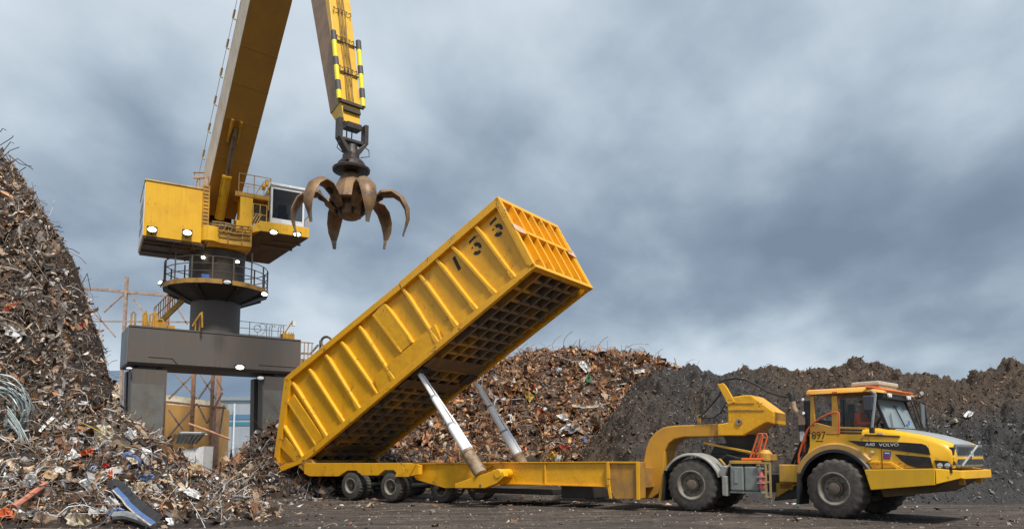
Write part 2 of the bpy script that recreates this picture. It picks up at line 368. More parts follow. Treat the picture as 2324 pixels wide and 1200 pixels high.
# ------------------------------------------------------------------ scrap heaps
PAL = {
 'rust': [(.17, .075, .034), (.11, .05, .028), (.23, .11, .05), (.075, .042, .028), (.15, .09, .055)],
 'dark': [(.022, .019, .017), (.045, .036, .03), (.07, .055, .045)],
 'orust': [(.34, .15, .055), (.28, .13, .06), (.40, .21, .09)],
 'tan': [(.34, .24, .155), (.25, .18, .12), (.42, .33, .24), (.21, .15, .10)],
 'grey': [(.20, .19, .18), (.30, .30, .30), (.13, .125, .12), (.40, .40, .40)],
 'white': [(.66, .66, .65), (.56, .54, .50), (.74, .74, .74)],
 'pop': [(.48, .075, .035), (.10, .18, .42), (.52, .17, .04), (.06, .22, .12), (.45, .34, .05), (.18, .22, .36)]}
def palette(n, w):
    ks = list(w); pr = np.array([w[k] for k in ks]); pr = pr/pr.sum(); ch = RNG.choice(len(ks), n, p=pr); c = np.zeros((n, 3))
    for i, k in enumerate(ks):
        m = ch == i; c[m] = np.array(PAL[k])[RNG.integers(0, len(PAL[k]), m.sum())]
    return c*RNG.uniform(.8, 1.8, (n, 1))
def tmpl(kind, r):
    U = r.uniform
    if kind in ('sheet', 'plate'):
        n, m = (5, 4); xs, ys = np.meshgrid(np.linspace(-.5, .5, n), np.linspace(-.5, .5, m)); asp = U(.35, 1.)
        b = .16 if kind == 'sheet' else .03
        v = np.stack([xs.ravel()+U(-.09, .09, n*m), (ys.ravel()+U(-.09, .09, n*m))*asp, U(-b, b, n*m)], 1)
        fold = U(-.9, .9); v[:, 2] += np.maximum(v[:, 0]-U(-.2, .3), 0)*fold+U(-.5, .5)*v[:, 0]**2
        i = np.arange(n*m).reshape(m, n)
    elif kind in ('strip', 'curl'):
        n, m = (9, 2); tt = np.linspace(-.5, .5, n); wd = U(.04, .11)
        if kind == 'strip': k = U(-2.5, 2.5); px = np.sin(tt*k)/k if abs(k) > .1 else tt; pz = (1-np.cos(tt*k))/k if abs(k) > .1 else tt*0; py = U(-.3, .3)*tt**2
        else: k = U(4, 9); px = np.cos(tt*k)*.28; pz = np.sin(tt*k)*.28; py = tt*U(.2, .8)
        tw = U(-1.5, 1.5)*tt
        v = np.concatenate([np.stack([px, py+s*wd*np.cos(tw), pz+s*wd*np.sin(tw)], 1) for s in (-1, 1)]); i = np.arange(n*m).reshape(m, n)
    elif kind == 'wire':
        m, k = 9, 3; tt = np.linspace(-.5, .5, m); an = np.linspace(0, 2*PI, k, endpoint=False); a0, f0 = U(.05, .28), U(2, 7)
        cx = np.stack([tt, a0*np.sin(tt*f0+U(0, 6)), a0*np.cos(tt*f0*U(.6, 1.4))], 1); rr = U(.005, .010)
        v = np.concatenate([cx[j][None]+np.stack([np.zeros(k), np.cos(an)*rr, np.sin(an)*rr], 1) for j in range(m)]); i = np.arange(m*k).reshape(m, k); i = np.concatenate([i, i[:, :1]], 1)
    elif kind in ('pipe', 'rod', 'angle', 'chunk'):
        m = 5 if kind != 'chunk' else 3; tt = np.linspace(-.5, .5, m)
        rr = {'pipe': U(.05, .09), 'rod': U(.012, .022), 'angle': U(.05, .09), 'chunk': U(.2, .36)}[kind]
        k = 4 if kind in ('angle', 'chunk') else 6
        an = np.linspace(0, 2*PI, k, endpoint=False)+.4; off = np.cumsum(U(-.09, .09, (m, 2)), 0)*(1.4 if kind == 'rod' else 1)
        ring = np.stack([np.cos(an), np.sin(an)*(.35 if kind == 'angle' else 1)], 1)*rr; v = []
        for j in range(m): v.append(np.concatenate([np.full((k, 1), tt[j]*(.7 if kind == 'chunk' else 1)), off[j]+ring*U(.75, 1.2)], 1))
        v = np.concatenate(v); i = np.arange(m*k).reshape(m, k); i = np.concatenate([i, i[:, :1]], 1)
    q = np.stack([i[:-1, :-1].ravel(), i[:-1, 1:].ravel(), i[1:, 1:].ravel(), i[1:, :-1].ravel()], 1)
    if kind in ('angle', 'chunk'): q = np.concatenate([q, [[0, 1, 2, 3]], [[len(v)-4, len(v)-3, len(v)-2, len(v)-1]]])
    return v, q
def rotmats(n, flat=0.):
    a = RNG.normal(size=(n, 4)); a[:, 0] += 0; a /= np.linalg.norm(a, axis=1, keepdims=True); w, x, y, z = a.T
    return np.stack([1-2*(y*y+z*z), 2*(x*y-z*w), 2*(x*z+y*w), 2*(x*y+z*w), 1-2*(x*x+z*z), 2*(y*z-x*w), 2*(x*z-y*w), 2*(y*z+x*w), 1-2*(x*x+y*y)], 1).reshape(n, 3, 3)
def litter(pos, sizes, kinds, pal, nvar=7, flat=.0, normals=None):
    """many pieces at pos; returns verts, quads, colours"""
    V, Q, Cc = [], [], []; base = 0; n = len(pos); ks = list(kinds); pr = np.array([kinds[k] for k in ks], float); pr /= pr.sum()
    ki = RNG.choice(len(ks), n, p=pr); vi = RNG.integers(0, nvar, n); colr = palette(n, pal); Rm = rotmats(n)
    if flat > 0:
        fl = RNG.random(n) < flat; a = RNG.uniform(0, 2*PI, n); ca, sa = np.cos(a), np.sin(a); nn = normals
        t1 = np.cross(nn, np.array([0, .2, 1.])); t1 /= np.linalg.norm(t1, axis=1, keepdims=True)+1e-9; t2 = np.cross(nn, t1)
        A = t1*ca[:, None]+t2*sa[:, None]; Bv = -t1*sa[:, None]+t2*ca[:, None]; n3 = nn+RNG.normal(0, .35, nn.shape); n3 /= np.linalg.norm(n3, axis=1, keepdims=True)
        A = A-n3*(A*n3).sum(1, keepdims=True); A /= np.linalg.norm(A, axis=1, keepdims=True); Bv = np.cross(n3, A)
        F = np.stack([A, Bv, n3], 2); Rm[fl] = F[fl]
    for k, kd in enumerate(ks):
        for j in range(nvar):
            m = np.where((ki == k) & (vi == j))[0]
            if not len(m): continue
            tv, tq = tmpl(kd, RNG); sz = sizes[m]*(1.7 if kd in ('rod', 'strip') else 2.2+1.5*RNG.random(len(m)) if kd == 'wire' else .8 if kd in ('chunk',) else 1.)
            v = np.einsum('nij,vj->nvi', Rm[m], tv)*sz[:, None, None]+pos[m][:, None, :]; L = len(tv)
            V.append(v.reshape(-1, 3)); Q.append((tq[None]+base+np.arange(len(m))[:, None, None]*L).reshape(-1, 4)); base += L*len(m)
            Cc.append(np.repeat(colr[m], L, 0)*RNG.uniform(.8, 1.15, (len(m)*L, 1)))
    return np.concatenate(V), np.concatenate(Q), np.clip(np.concatenate(Cc), 0, .85)
SCRAP = M('scrap_metal_mix', (.2, .15, .1), (.095, .05, .028), .62, .15, scale=5., lo=.5, hi=.68, attr='col')
SHRED = M('shredded_fines', (.05, .05, .05), (.030, .027, .026), .8, 0, scale=3., lo=.5, hi=.9, attr='col', bump=.35, bscale=18)
def heap(name, zf, xr, yr, step, dens, szr, kinds, pal, gap_shade, mat, label, cat, spikes=0, flat=.35, zmin=.03, cf=None, sink=.1, palf=None, pw=1.35):
    xs, ys = np.arange(*xr, step), np.arange(*yr, step); Xg, Yg = np.meshgrid(xs, ys); Zg = zf(Xg, Yg); nx, ny = len(xs), len(ys)
    v0 = np.stack([Xg.ravel(), Yg.ravel(), Zg.ravel()], 1); i = np.arange(nx*ny).reshape(ny, nx)
    q0 = np.stack([i[:-1, :-1].ravel(), i[:-1, 1:].ravel(), i[1:, 1:].ravel(), i[1:, :-1].ravel()], 1)
    q0 = q0[(v0[q0][:, :, 2].max(1) > -.15)]
    c0 = np.array(gap_shade)*RNG.uniform(.6, 1.3, (len(v0), 1)) if cf is None else cf(v0)  # near-black base paints in the shade between the pieces
    # sample pieces by true surface area, only where the surface is above the yard
    e = 1e-2; gx, gy = (zf(Xg+e, Yg)-Zg)/e, (zf(Xg, Yg+e)-Zg)/e
    ar = np.sqrt(1+gx**2+gy**2)*step*step; ar[Zg < zmin] = 0
    face = np.clip((gy*1.+.55), .12, 1.)                     # fewer pieces on the side turned away
    lam = (ar*dens*face).ravel(); cnt = RNG.poisson(lam); idx = np.repeat(np.arange(len(cnt)), cnt); n = len(idx)
    px = Xg.ravel()[idx]+RNG.uniform(-.5, .5, n)*step; py = Yg.ravel()[idx]+RNG.uniform(-.5, .5, n)*step; pz = zf(px, py)
    nn = np.stack([-gx.ravel()[idx], -gy.ravel()[idx], np.ones(n)], 1); nn /= np.linalg.norm(nn, axis=1, keepdims=True)
    sz = szr[0]*(szr[1]/szr[0])**(RNG.random(n)**pw)
    pos = np.stack([px, py, pz], 1)+nn*(RNG.uniform(-sink, .06, n)*1.)[:, None]
    v1, q1, c1 = litter(pos, sz, kinds, pal, flat=flat, normals=nn)
    if palf is not None: c1 = palf(v1, c1)
    V, Q, Cc = [v0, v1], [q0, q1+len(v0)], [c0, c1]; base = len(v0)+len(v1)
    o = np_mesh(name, np.concatenate(V), np.concatenate(Q), mat, np.concatenate(Cc)); return tag(o, label, cat, kind='stuff')

# left heap: steep cut face that falls to a flat apron of loose pieces
LX = np.array([-40, -22, -19.9, -18.9, -17.2, -16.7, -16.15, -15.75, -15.1, -13.2, -11.4, -9.2, -8.2, 30]); LZ = np.array([16, 15.8, 13.9, 12.1, 9.5, 8.0, 6.6, 5.0, 3.2, 2.0, .85, .12, -.3, -.5])
LY = np.array([0, 18.3, 19.2, 20.5, 22, 24, 25, 26, 27.5, 30, 35, 39, 80]); LF = np.array([-.6, -.12, .28, .75, 1.45, 3.2, 5.0, 7.4, 10.6, 14, 15, 8, -.6])
def left_base(x, y):
    xx = x+.40*(y-27); a = np.interp(xx, LX, LZ); f = np.interp(y-.04*(x+14), LY, LF); k = .35
    return np.minimum(a, f)-k*np.exp(-np.abs(a-f)/k)*.5
def left_z(x, y):
    z = left_base(x, y); w = ss(-.3, 1.5, z)
    return z+w*(1.5*fbm(x*.42, y*.42, 3, 21)+.8*fbm(x*1.3, y*1.3, 3, 22))+.22*fbm(x*2, y*2, 2, 23)*ss(-.3, .3, z)
MIX = dict(sheet=2.4, plate=1.1, strip=6, curl=3.4, pipe=3, rod=4, wire=3.5, angle=3.6, chunk=1.6)
def left_p(v, c):
    k = (ss(2.2, 5., v[:, 2]+2.5*fbm(v[:, 0]*.4, v[:, 2]*.5, 3, 71))*.55)[:, None]; l = c.mean(1, keepdims=True); return c*(1-k)+k*(c*.35+.5*l**1.05*np.array([1.35, .95, .62]))
heap('scrap_heap', left_z, (-24, -5.5), (17.5, 34), .13, 250, (.045, .58), dict(sheet=2.6, plate=1.2, strip=6, curl=4, pipe=3.2, rod=5, wire=6, angle=3.2, chunk=1.5), dict(rust=3.6, orust=1.2, dark=1.8, tan=4.6, grey=3.6, white=1.9, pop=.10), (.022, .016, .012), SCRAP,
     'tall heap of mixed scrap with a loose pale apron at left edge of the yard', 'scrap heap', palf=left_p, pw=1.9)
# scrap being tipped out behind the trailer tail
def dump_z(x, y):
    d = np.hypot((x+9.6)*1.0, (y-37.6)*.9); z = 5.4-d*1.05; d2 = np.hypot(x+11.4, (y-36.0)); z = np.maximum(z, 2.5-d2*.75); k = ss(-.2, 1., z)
    return z+k*(1.3*fbm(x*.6, y*.6, 3, 31)+.6*fbm(x*1.7, y*1.7, 2, 32))
heap('tipped_scrap', dump_z, (-18.5, -4), (31, 43), .18, 80, (.12, .75), dict(sheet=2.4, plate=.8, strip=5, curl=4, pipe=2, rod=4, wire=6, angle=2, chunk=1), dict(rust=4, dark=4, tan=2, grey=2, white=.6, pop=.1), (.018, .013, .011), SCRAP,
     'dark tangle of scrap spilling from the raised tail of the yellow trailer', 'scrap heap')
# rusty heap behind the trailer
BX = np.array([-30, -15, -10, -5, -1, .5, 3.2, 6, 8.5, 10.3, 12.5, 16, 30]); BZ = np.array([1, 2.2, 4, 6.8, 7.8, 8.1, 8.25, 8.3, 7.9, 7.2, 6.0, 4, 2])
def back_z(x, y):
    a = np.interp(x, BX, BZ); f = np.interp(y, [0, 36.6, 38, 41, 46, 48, 56, 90], [-.3, -.15, .08, .42, 1, 1, .3, -.2]); z = a*f; k = ss(-.1, 1.2, z)
    return z+k*(1.1*fbm(x*.35, y*.35, 3, 41)+.9*fbm(x*1.1, y*1.1, 3, 42))
heap('rusty_scrap_heap', back_z, (-16, 15), (35.5, 51), .2, 105, (.09, .85), MIX, dict(rust=5.5, orust=6., dark=.9, tan=4.2, grey=.9, white=.4, pop=.08), (.03, .017, .011), SCRAP,
     'broad heap of rust brown scrap behind the raised trailer body', 'scrap heap', pw=1.7)
# dark shredder heap on the right
DX = np.array([-20, 2, 3.2, 4.5, 5.8, 7.2, 8.2, 9.8, 13, 16, 18, 20, 22, 25, 60]); DZ = np.array([-.3, -.2, .9, 2.9, 4.6, 5.3, 5.55, 5.25, 5.35, 5.6, 5.55, 5.3, 5.35, 5.55, 5.8])
def dark_z(x, y):
    yy = y-.12*np.maximum(12-x, 0); a = np.interp(x-.12*(y-36), DX, DZ); f = np.interp(yy, [0, 26.6, 27.6, 29.5, 33, 36, 38, 46, 80], [-.05, -.02, .13, .42, .80, 1, 1., .35, 0]); z = a*f; k = ss(-.1, 1.4, z)
    wx, wy = x+.8*fbm(x*.5, y*.5, 2, 57), y+.8*fbm(x*.5+9, y*.5, 2, 58)
    r = 1-np.abs(fbm(wx*.22, wy*.42, 3, 53))*4; r2 = 1-np.abs(fbm(wx*.75, wy*1.1, 3, 55))*4
    return z+k*(2.0*fbm(x*.27, y*.27, 3, 51)+.62*(r-.4)+.60*(r2-.4)+1.5*fbm(wx*1.1, wy*1.7, 4, 52, .55)+.45*fbm(x*4.2, y*4.2, 3, 54))-.1*(1-k)
def dark_brown(v): return np.clip(ss(3.0, 4.6, v[:, 2]+1.6*fbm(v[:, 0]*.35, v[:, 1]*.35, 3, 61)+.35*(v[:, 0]<12))*ss(9, 14, v[:, 0])+.75*ss(.02, .2, fbm(v[:, 0]*.3+5, v[:, 1]*.3, 3, 63))*ss(14, 9, v[:, 0])+.62*ss(10, 5, v[:, 0]), 0, 1)
def dark_c(v):
    b = dark_brown(v)[:, None]; n = RNG.uniform(.6, 1.35, (len(v), 1)); return (np.array([.022, .0205, .0205])*(1-b)+np.array([.050, .030, .017])*b)*n
def dark_p(v, c):
    b = dark_brown(v)[:, None]; l = c.mean(1, keepdims=True); w = l > .4
    return np.where(w, c, l*(np.array([.98, .95, .97])*(1-b)+np.array([1.25, .80, .46])*b))
PAL['fines'] = [(.045, .045, .048), (.085, .083, .087), (.024, .024, .026), (.19, .188, .19), (.06, .058, .06)]
heap('shredded_heap', dark_z, (1, 31), (26.5, 42), .08, 130, (.04, .17), dict(strip=6, curl=5, sheet=2.2, wire=3, rod=1., chunk=1.), dict(fines=30, white=.06, tan=.35), (.05, .05, .05), SHRED,
     'long dark grey and brown heap of shredded fines behind the hauler', 'scrap heap', cf=dark_c, palf=dark_p, flat=.6, sink=.05)
# loose bits trodden into the yard
n = 5200; px = RNG.uniform(-14, 14, n); py = RNG.uniform(16.5, 40, n)
dl = np.clip(np.exp(-np.maximum(px+9.5-.25*(24-py), 0)/2.2), 0, 1)+.35*np.exp(-((py-29-.0*px)/2.5)**2)+.3*ss(33, 37, py)+.06
kp = RNG.random(n) < dl; px, py = px[kp], py[kp]; n = len(px)
pos = np.stack([px, py, ground_z(px, py)+.015], 1); nrm = np.tile([0, 0, 1.], (n, 1))
v1, q1, c1 = litter(pos, .06*(5.5**(RNG.random(n)**1.8)), dict(sheet=4, plate=4, strip=2, chunk=2, rod=1), dict(rust=3, tan=4, grey=3, white=1.6, dark=2, pop=.2), flat=.9, normals=nrm)
tag(np_mesh('yard_debris', v1, q1, SCRAP, c1), 'small scraps strewn over the dirt in front of the heaps', 'debris', kind='stuff')

n = 8500; px = RNG.uniform(-13, 17, n); py = RNG.uniform(17, 34, n); py = 17+(py-17)**1.0
kp = RNG.random(n) < .25+.75*np.clip(fbm(px*.35+.2*py, py*.9, 3, 81)*4+.3, 0, 1); px, py = px[kp], py[kp]; n = len(px)
PAL['gravel'] = [(.16, .13, .105), (.10, .083, .07), (.24, .20, .165), (.055, .047, .042), (.33, .28, .23)]
v1, q1, c1 = litter(np.stack([px, py, ground_z(px, py)+.006], 1), .028*(3.6**(RNG.random(n)**2)), dict(chunk=5, plate=2, sheet=1), dict(gravel=1), flat=.7, normals=np.tile([0, 0, 1.], (n, 1)))
tag(np_mesh('gravel', v1, q1, M('gravel_bits', (.1, .1, .1), None, .9, attr='col', col2=None) if 0 else SHRED, c1), 'brown gravel and clods on the yard surface', 'gravel', kind='stuff')

# ------------------------------------------------------------------ harbour crane
CC = np.array([-18.3, 45.05, 0.])
crane = thing('harbour_crane', CC, 'yellow slewing harbour crane on a grey steel gantry with four legs', 'crane')
G = Fr.yaw((-21.47, 41., 0), -34); GL, GD = 9.75, 3.2
mb = MB(G).prismx([(0, 6.95), (.12, 6.78), (GD, 6.78), (GD, 9.02), (0, 9.02)], 0, GL)
beam = mb.build('gantry_beam', GAN, crane, CC, bevel=.03)
mb = MB(G); mb.box(-.03, -.003, .06, GD-.06, 6.86, 8.96); mb.build('end_plate', GANL, beam, CC)
mb = MB(G)
for s0 in (4.62, 4.9): mb.box(s0, s0+.05, -.02, -.003, 6.98, 9.0)
mb.box(0, GL, -.035, -.003, 8.94, 9.02); mb.box(1.05, 2.3, -.03, -.003, 7.28, 7.34); mb.bar((2.3, -.02, 7.31), (2.6, -.02, 6.97), .05, .03); mb.box(7.2, GL, -.03, -.003, 7.24, 7.3)
mb.build('welded_seam', GAN, beam, CC)
mb = MB(G)
for s0, s1 in ((.7, 1.6), (8.2, 9.2)): mb.prism([(s0, 6.78), (s0+.1, 6.58), (s1-.1, 6.58), (s1, 6.78)], .25, GD-.25)
mb.build('leg_flange', DKS, beam, CC)
for s0, s1, t0, t1 in ((.22, 2.1, .22, 1.2), (7.5, 9.45, .22, 1.2), (.22, 2.1, 2.1, 3.0), (7.5, 9.45, 2.1, 3.0)):
    mb = MB(G); mb.hexa([(s0+.12, t0, -.3), (s1-.18, t0, -.3), (s1-.18, t1, -.3), (s0+.12, t1, -.3)], [(s0, t0, 6.6), (s1, t0, 6.6), (s1, t1, 6.6), (s0, t1, 6.6)])
    lg = mb.build('leg', GAN, crane, CC, bevel=.02)
    m2 = MB(G); m2.box(s0+.08, s1-.12, t0-.02, t0-.003, .0, 5.75) if t0 < 1 else m2.box(s0+.08, s1-.12, t1+.003, t1+.02, .0, 5.75); m2.build('cover_plate', M('leg_plate_grey', (.15, .15, .14), (.12, .105, .09), .6, scale=1., streak=(.13, .10, .08), sk=.4) if 'leg_plate_grey' not in bpy.data.materials else bpy.data.materials['leg_plate_grey'], lg, CC)
def flood(fr, p, d, par, w=.42, h=.22, mat=None, name='floodlight'):
    d = np.array(d, float); d /= np.linalg.norm(d); p = np.array(p, float)
    a = np.cross(d, (0, 0, 1.)); a /= np.linalg.norm(a); b = np.cross(a, d)
    def q(c, ww, hh): return [tuple(c+a*x*ww/2+b*y*hh/2) for x, y in ((-1, -1), (1, -1), (1, 1), (-1, 1))]
    m = MB(fr); m.hexa(q(p-d*.2, w*.7, h*.7), q(p, w*1.2, h*1.3)); m.bar(p-d*.1-b*h*.5, p-d*.1-b*(h*.5+.16), .05)
    o = m.build(name, DKS, par, CC); m = MB(fr)
    def ov(c, ww, hh): return [tuple(c+a*math.cos(t_)*ww/2+b*math.sin(t_)*hh/2) for t_ in np.linspace(0, 2*PI, 16, endpoint=False)]
    m.loft([ov(p+d*.004, w*.96, h*.96), ov(p+d*.04, w*.9, h*.9), ov(p+d*.055, w*.5, h*.5)]); m.build('lamp_glass', mat or LAMP, o, CC); return o
flood(G, (6.03, -.2, 7.0), (-.1, -1, -.25), beam, .48, .26)
flood(G, (.1, -.1, 6.55), (-.3, -1, -.4), beam, .34, .14, LAMPF)
flood(G, (7.35, .1, 6.45), (-.4, -1, -.3), beam, .42, .22, LAMPF)
# column, platform
CF = Fr.yaw(CC, -34); zP = 11.95
mb = MB(CF).lathe([(9.02, 1.52), (9.16, 1.52), (9.18, 1.44), (11.4, 1.44), (14.1, 1.44)], (0, 0, 0), (0, 0, 1), 40); col_ = mb.build('column', GAN, crane, CC, smooth=30)
mb = MB(CF).lathe([(11.0, 1.46), (zP-.28, 2.95), (zP-.28, 3.05), (zP-.27, 3.05)], (0, 0, 0), (0, 0, 1), 16)
plat = mb.build('service_platform', DKS, crane, CC)
mb = MB(CF).lathe([(zP-.27, 3.06), (zP, 3.06), (zP+.01, 1.5)], (0, 0, 0), (0, 0, 1), 16); mb.build('platform_rim', M('rusty_yellow_rim', (.40, .215, .04), (.2, .10, .035), .65, scale=2.), plat, CC)
mb = MB(CF)
for k in range(8):
    a = k*PI/4+.2; mb.bar((1.45*math.cos(a), 1.45*math.sin(a), 11.05), (2.9*math.cos(a), 2.9*math.sin(a), zP-.3), .06, .25)
mb.build('bracket', DKS, plat, CC)
mb = MB(CF); rr = 2.98
for k in range(16):
    a = k*PI/8+.1; mb.bar((rr*math.cos(a), rr*math.sin(a), zP), (rr*math.cos(a), rr*math.sin(a), zP+(1.9 if k % 4 == 1 else 1.35)), .075)
for h in (.45, .9, 1.33): mb.tube([(rr*math.cos(a), rr*math.sin(a), zP+h) for a in np.linspace(0, 2*PI, 33)], .028, 5)
mb.build('platform_railing', M('dark_railing', (.07, .055, .045), (.16, .10, .06), .6, scale=3.), plat, CC)
mb = MB(CF).lathe([(12.0, 1.62), (12.15, 1.62), (13.95, 1.62), (14.1, 1.7)], (0, 0, 0), (0, 0, 1), 32); mb.build('slew_ring', DKS, crane, CC, smooth=30)
mb = MB(CF); mb.box(-1.25, -.85, -2.0, -1.7, 12., 12.35); mb.build('blue_box', BLUE, plat, CC)
for q in ((461, 584), (539, 594)):
    P = atY(*q, 43.3); m = MB(); m.lathe([(-.07, .03), (-.05, .1), (.05, .1), (.07, .03)], P, (0, 0, 1), 10); b_ = m.build('bulb_lamp', LAMPW, plat, CC, smooth=60)
for q, d in (((364, 641), (-.6, -.7, .25)), ((600, 667), (.8, -.5, -.55)), ((516, 640), (.2, -1, -.5))):
    P = atY(*q, {364: 44.3, 600: 44.8, 516: 41.9}[q[0]]); flood(WORLD, P, d, plat, .45, .22, LAMPF if q[0] == 516 else LAMP)
# stair from the gantry deck to the platform, with handrail
A0, A1 = atY(352, 742, 45.6), atY(418, 678, 44.9); L_ = G.ey*.0
mb = MB()
for off in (0, .75):
    o_ = G.ey*off; mb.bar(A0+o_, A1+o_, .10, .34)
    for f in np.linspace(0, 1, 7): p = A0+(A1-A0)*f+o_; mb.bar(p, p+(0, 0, 1.35), .04)
    for h in (.7, 1.32): mb.bar(A0+o_+(0, 0, h), A1+o_+(0, 0, h), .04)
for f in np.linspace(.04, .96, 12): p = A0+(A1-A0)*f; mb.bar(p, p+G.ey*.75, .22, .04)
mb.build('stair', CRYD, crane, CC)
# deck furniture on the beam
mb = MB(G); zt = 9.02
for s0 in (.15, .75, 1.1): mb.tube([(s0, .5, zt), (s0, .5, zt+.75), (s0+.1, .5, zt+.85), (s0+.2, .5, zt+.75), (s0+.2, .5, zt)], .05, 6)
for s0, s1, hh in ((.9, 1.0, 1.05), (1.35, 1.5, 1.1)): mb.hexa([(s0-.12, 1, zt), (s1+.16, 1, zt), (s1+.16, 1.1, zt), (s0-.12, 1.1, zt)], [(s0, 1, zt+hh), (s1, 1, zt+hh), (s1, 1.1, zt+hh), (s0, 1.1, zt+hh)])
mb.box(1.35, 2.0, .7, 1.1, zt, zt+.42); mb.box(2.1, 2.5, .8, 1.1, zt, zt+.3)
mb.tube([(1.5, .8, zt+.42), (1.6, .8, zt+.6), (1.8, .8, zt+.6), (1.9, .8, zt+.4)], .06, 6)
mb.tube([(3.55, .4, zt), (3.55, .4, zt+.75), (3.67, .4, zt+.85), (3.78, .4, zt+.75), (3.78, .4, zt)], .045, 6)
mb.build('deck_valve_gear', CRYD, crane, CC)
mb = MB(); Pb0 = atY(424, 738, 41.6); mb.tube([atY(437, 740, 42.8), atY(455, 712, 42.8), atY(458, 708, 42.8), atY(459, 743, 42.8)], .06, 6); mb.build('bent_grab_rail', CRYD, crane, CC)
mb = MB(G)
for s0 in np.arange(6.2, 9.8, .0+1.1): mb.bar((s0, 2.9, zt), (s0, 2.9, zt+1.35), .035)
for h in (.5, .9, 1.33): mb.bar((6.2, 2.9, zt+h), (9.7, 2.9, zt+h), .03)
mb.bar((6.3, 2.9, zt+1.1), (6.9, 2.9, zt), .05)
for s0 in (7.9, 8.05, 8.45, 8.6): mb.tube([(s0, .5, zt), (s0, .5, zt+.7), (s0+.05, .5, zt+.82), (s0+.16, .5, zt+.84), (s0+.2, .5, zt+.7)], .025, 5)
mb.tube([(7.2+.22*math.cos(a), .6, zt+.55+.22*math.sin(a)) for a in np.linspace(0, 2*PI, 14)], .022, 5)
mb.tube([(7.5+.2*math.cos(a), .6, zt+.7+.2*math.sin(a)) for a in np.linspace(-1, 3.4, 10)], .02, 5)
mb.bar((7.35, .6, zt), (7.7, .6, zt+.5), .03); mb.bar((7.2, .6, zt), (7.2, .6, zt+.35), .03)
mb.build('deck_railing', M('pale_rail_grey', (.30, .29, .28), (.2, .13, .08), .6, scale=3.), crane, CC)
mb = MB(G); mb.box(8.75, 9.5, .5, 1.2, zt, zt+.4)
for s0 in (8.95, 9.15, 9.3, 9.42): mb.box(s0-.05, s0, .44, .5, zt, zt+.5)
mb.tube([(8.85, .6, zt+.4), (9.35, .6, zt+1.2), (9.5, .6, zt+1.25)], .045, 6); mb.build('deck_winch', CRYD, crane, CC)
mb = MB(G); mb.box(9.35, 9.55, .5, .7, zt+.95, zt+1.3); mb.build('white_lamp_box', WHT, crane, CC)
mb = MB(G)
for s0 in (9.9, 10.15, 10.4, 10.65): mb.bar((s0, .5, 7.5), (s0, .5, 8.95), .05)
for h in (7.5, 8.2, 8.95): mb.bar((9.8, .5, h), (10.75, .5, h), .07)
mb.box(9.76, 10.8, .5, 1.6, 7.35, 7.5); mb.box(9.95, 10.5, .6, 1., 7.5, 7.9); mb.bar((11.3, .5, 7.3), (11.3, .5, 8.6), .07); mb.bar((12.0, .5, 7.3), (12.2, .5, 8.9), .08)
mb.build('side_cage', M('tan_cage', (.42, .30, .17), (.25, .14, .06), .65, scale=3.), crane, CC)
mb = MB(); P = atY(740, 775, 47.5)
for r, o in ((.36, 0), (.30, .1), (.36, .2)): mb.tube([P+np.array([r*math.cos(a), o, r*math.sin(a)]) for a in np.linspace(0, 2*PI, 20)], .045, 6)
mb.tube([P+np.array([-.5, 0, -.2]), P+np.array([-1.0, 0, -.8]), P+np.array([-1.6, 0, -.75]), P+np.array([-1.9, 0, -1.3])], .07, 6); mb.bar(P+np.array([-.4, .1, .1]), P+np.array([-.4, .1, -1.6]), .12); mb.bar(P+np.array([.2, .1, .0]), P+np.array([.2, .1, -1.6]), .1); mb.build('coiled_hose_reel', M('dusty_reel', (.16, .12, .10), (.32, .25, .20), .6, scale=4.), crane, CC)

# machinery house
H = Fr.yaw((-20.93, 41., 0), -30)
mb = MB(H); mb.box(0, 3.05, 0, 4.4, 14.14, 17.38); house = mb.build('machinery_house', CRY, crane, CC, bevel=.03)
mb = MB(H); mb.box(-.05, 3.1, -.05, 4.45, 17.38, 17.46); mb.build('roof_edge', M('tan_roof_trim', (.62, .42, .16), (.3, .17, .05), .6, scale=2.5), house, CC)  # tan trim, less saturated than the house yellow
mb = MB(H); mb.box(-.03, -.003, .05, 4.35, 14.2, 17.3); sidep = mb.build('side_panel', M('pale_grey_side', (.82, .81, .78), (.72, .71, .68), .55, scale=1.2), house, CC)
mb = MB(H)
for z0 in (14.9, 15.6, 16.2): mb.box(-.045, -.031, .9, 3.3, z0, z0+.35)
mb.build('side_lettering', M('faded_blue_lettering', (.22, .25, .29), None, .6), sidep, CC)
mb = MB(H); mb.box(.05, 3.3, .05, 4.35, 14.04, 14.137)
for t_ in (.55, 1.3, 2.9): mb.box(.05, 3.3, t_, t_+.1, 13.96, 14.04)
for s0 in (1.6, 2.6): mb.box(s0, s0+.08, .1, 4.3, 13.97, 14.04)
mb.build('underside', M('shaded_underside_brown', (.13, .085, .06), (.08, .06, .05), .7, scale=.9), house, CC)  # shade under the house is painted in as a dark brown
mb = MB(H); mb.box(3.05, 3.42, -.06, 1.0, 15.2, 17.66)
for z_ in np.arange(15.35, 17.6, .22): mb.box(3.1, 3.36, -.1, -.063, z_, z_+.08)
mb.build('vent_column', CRYD, house, CC)
for q in ((345, 521), (425, 528)):
    P = pln(*q, H.o-H.ey*.22, H.ey); flood(WORLD, P, -H.ey+np.array([0, 0, -.12]), house, .46, .29)
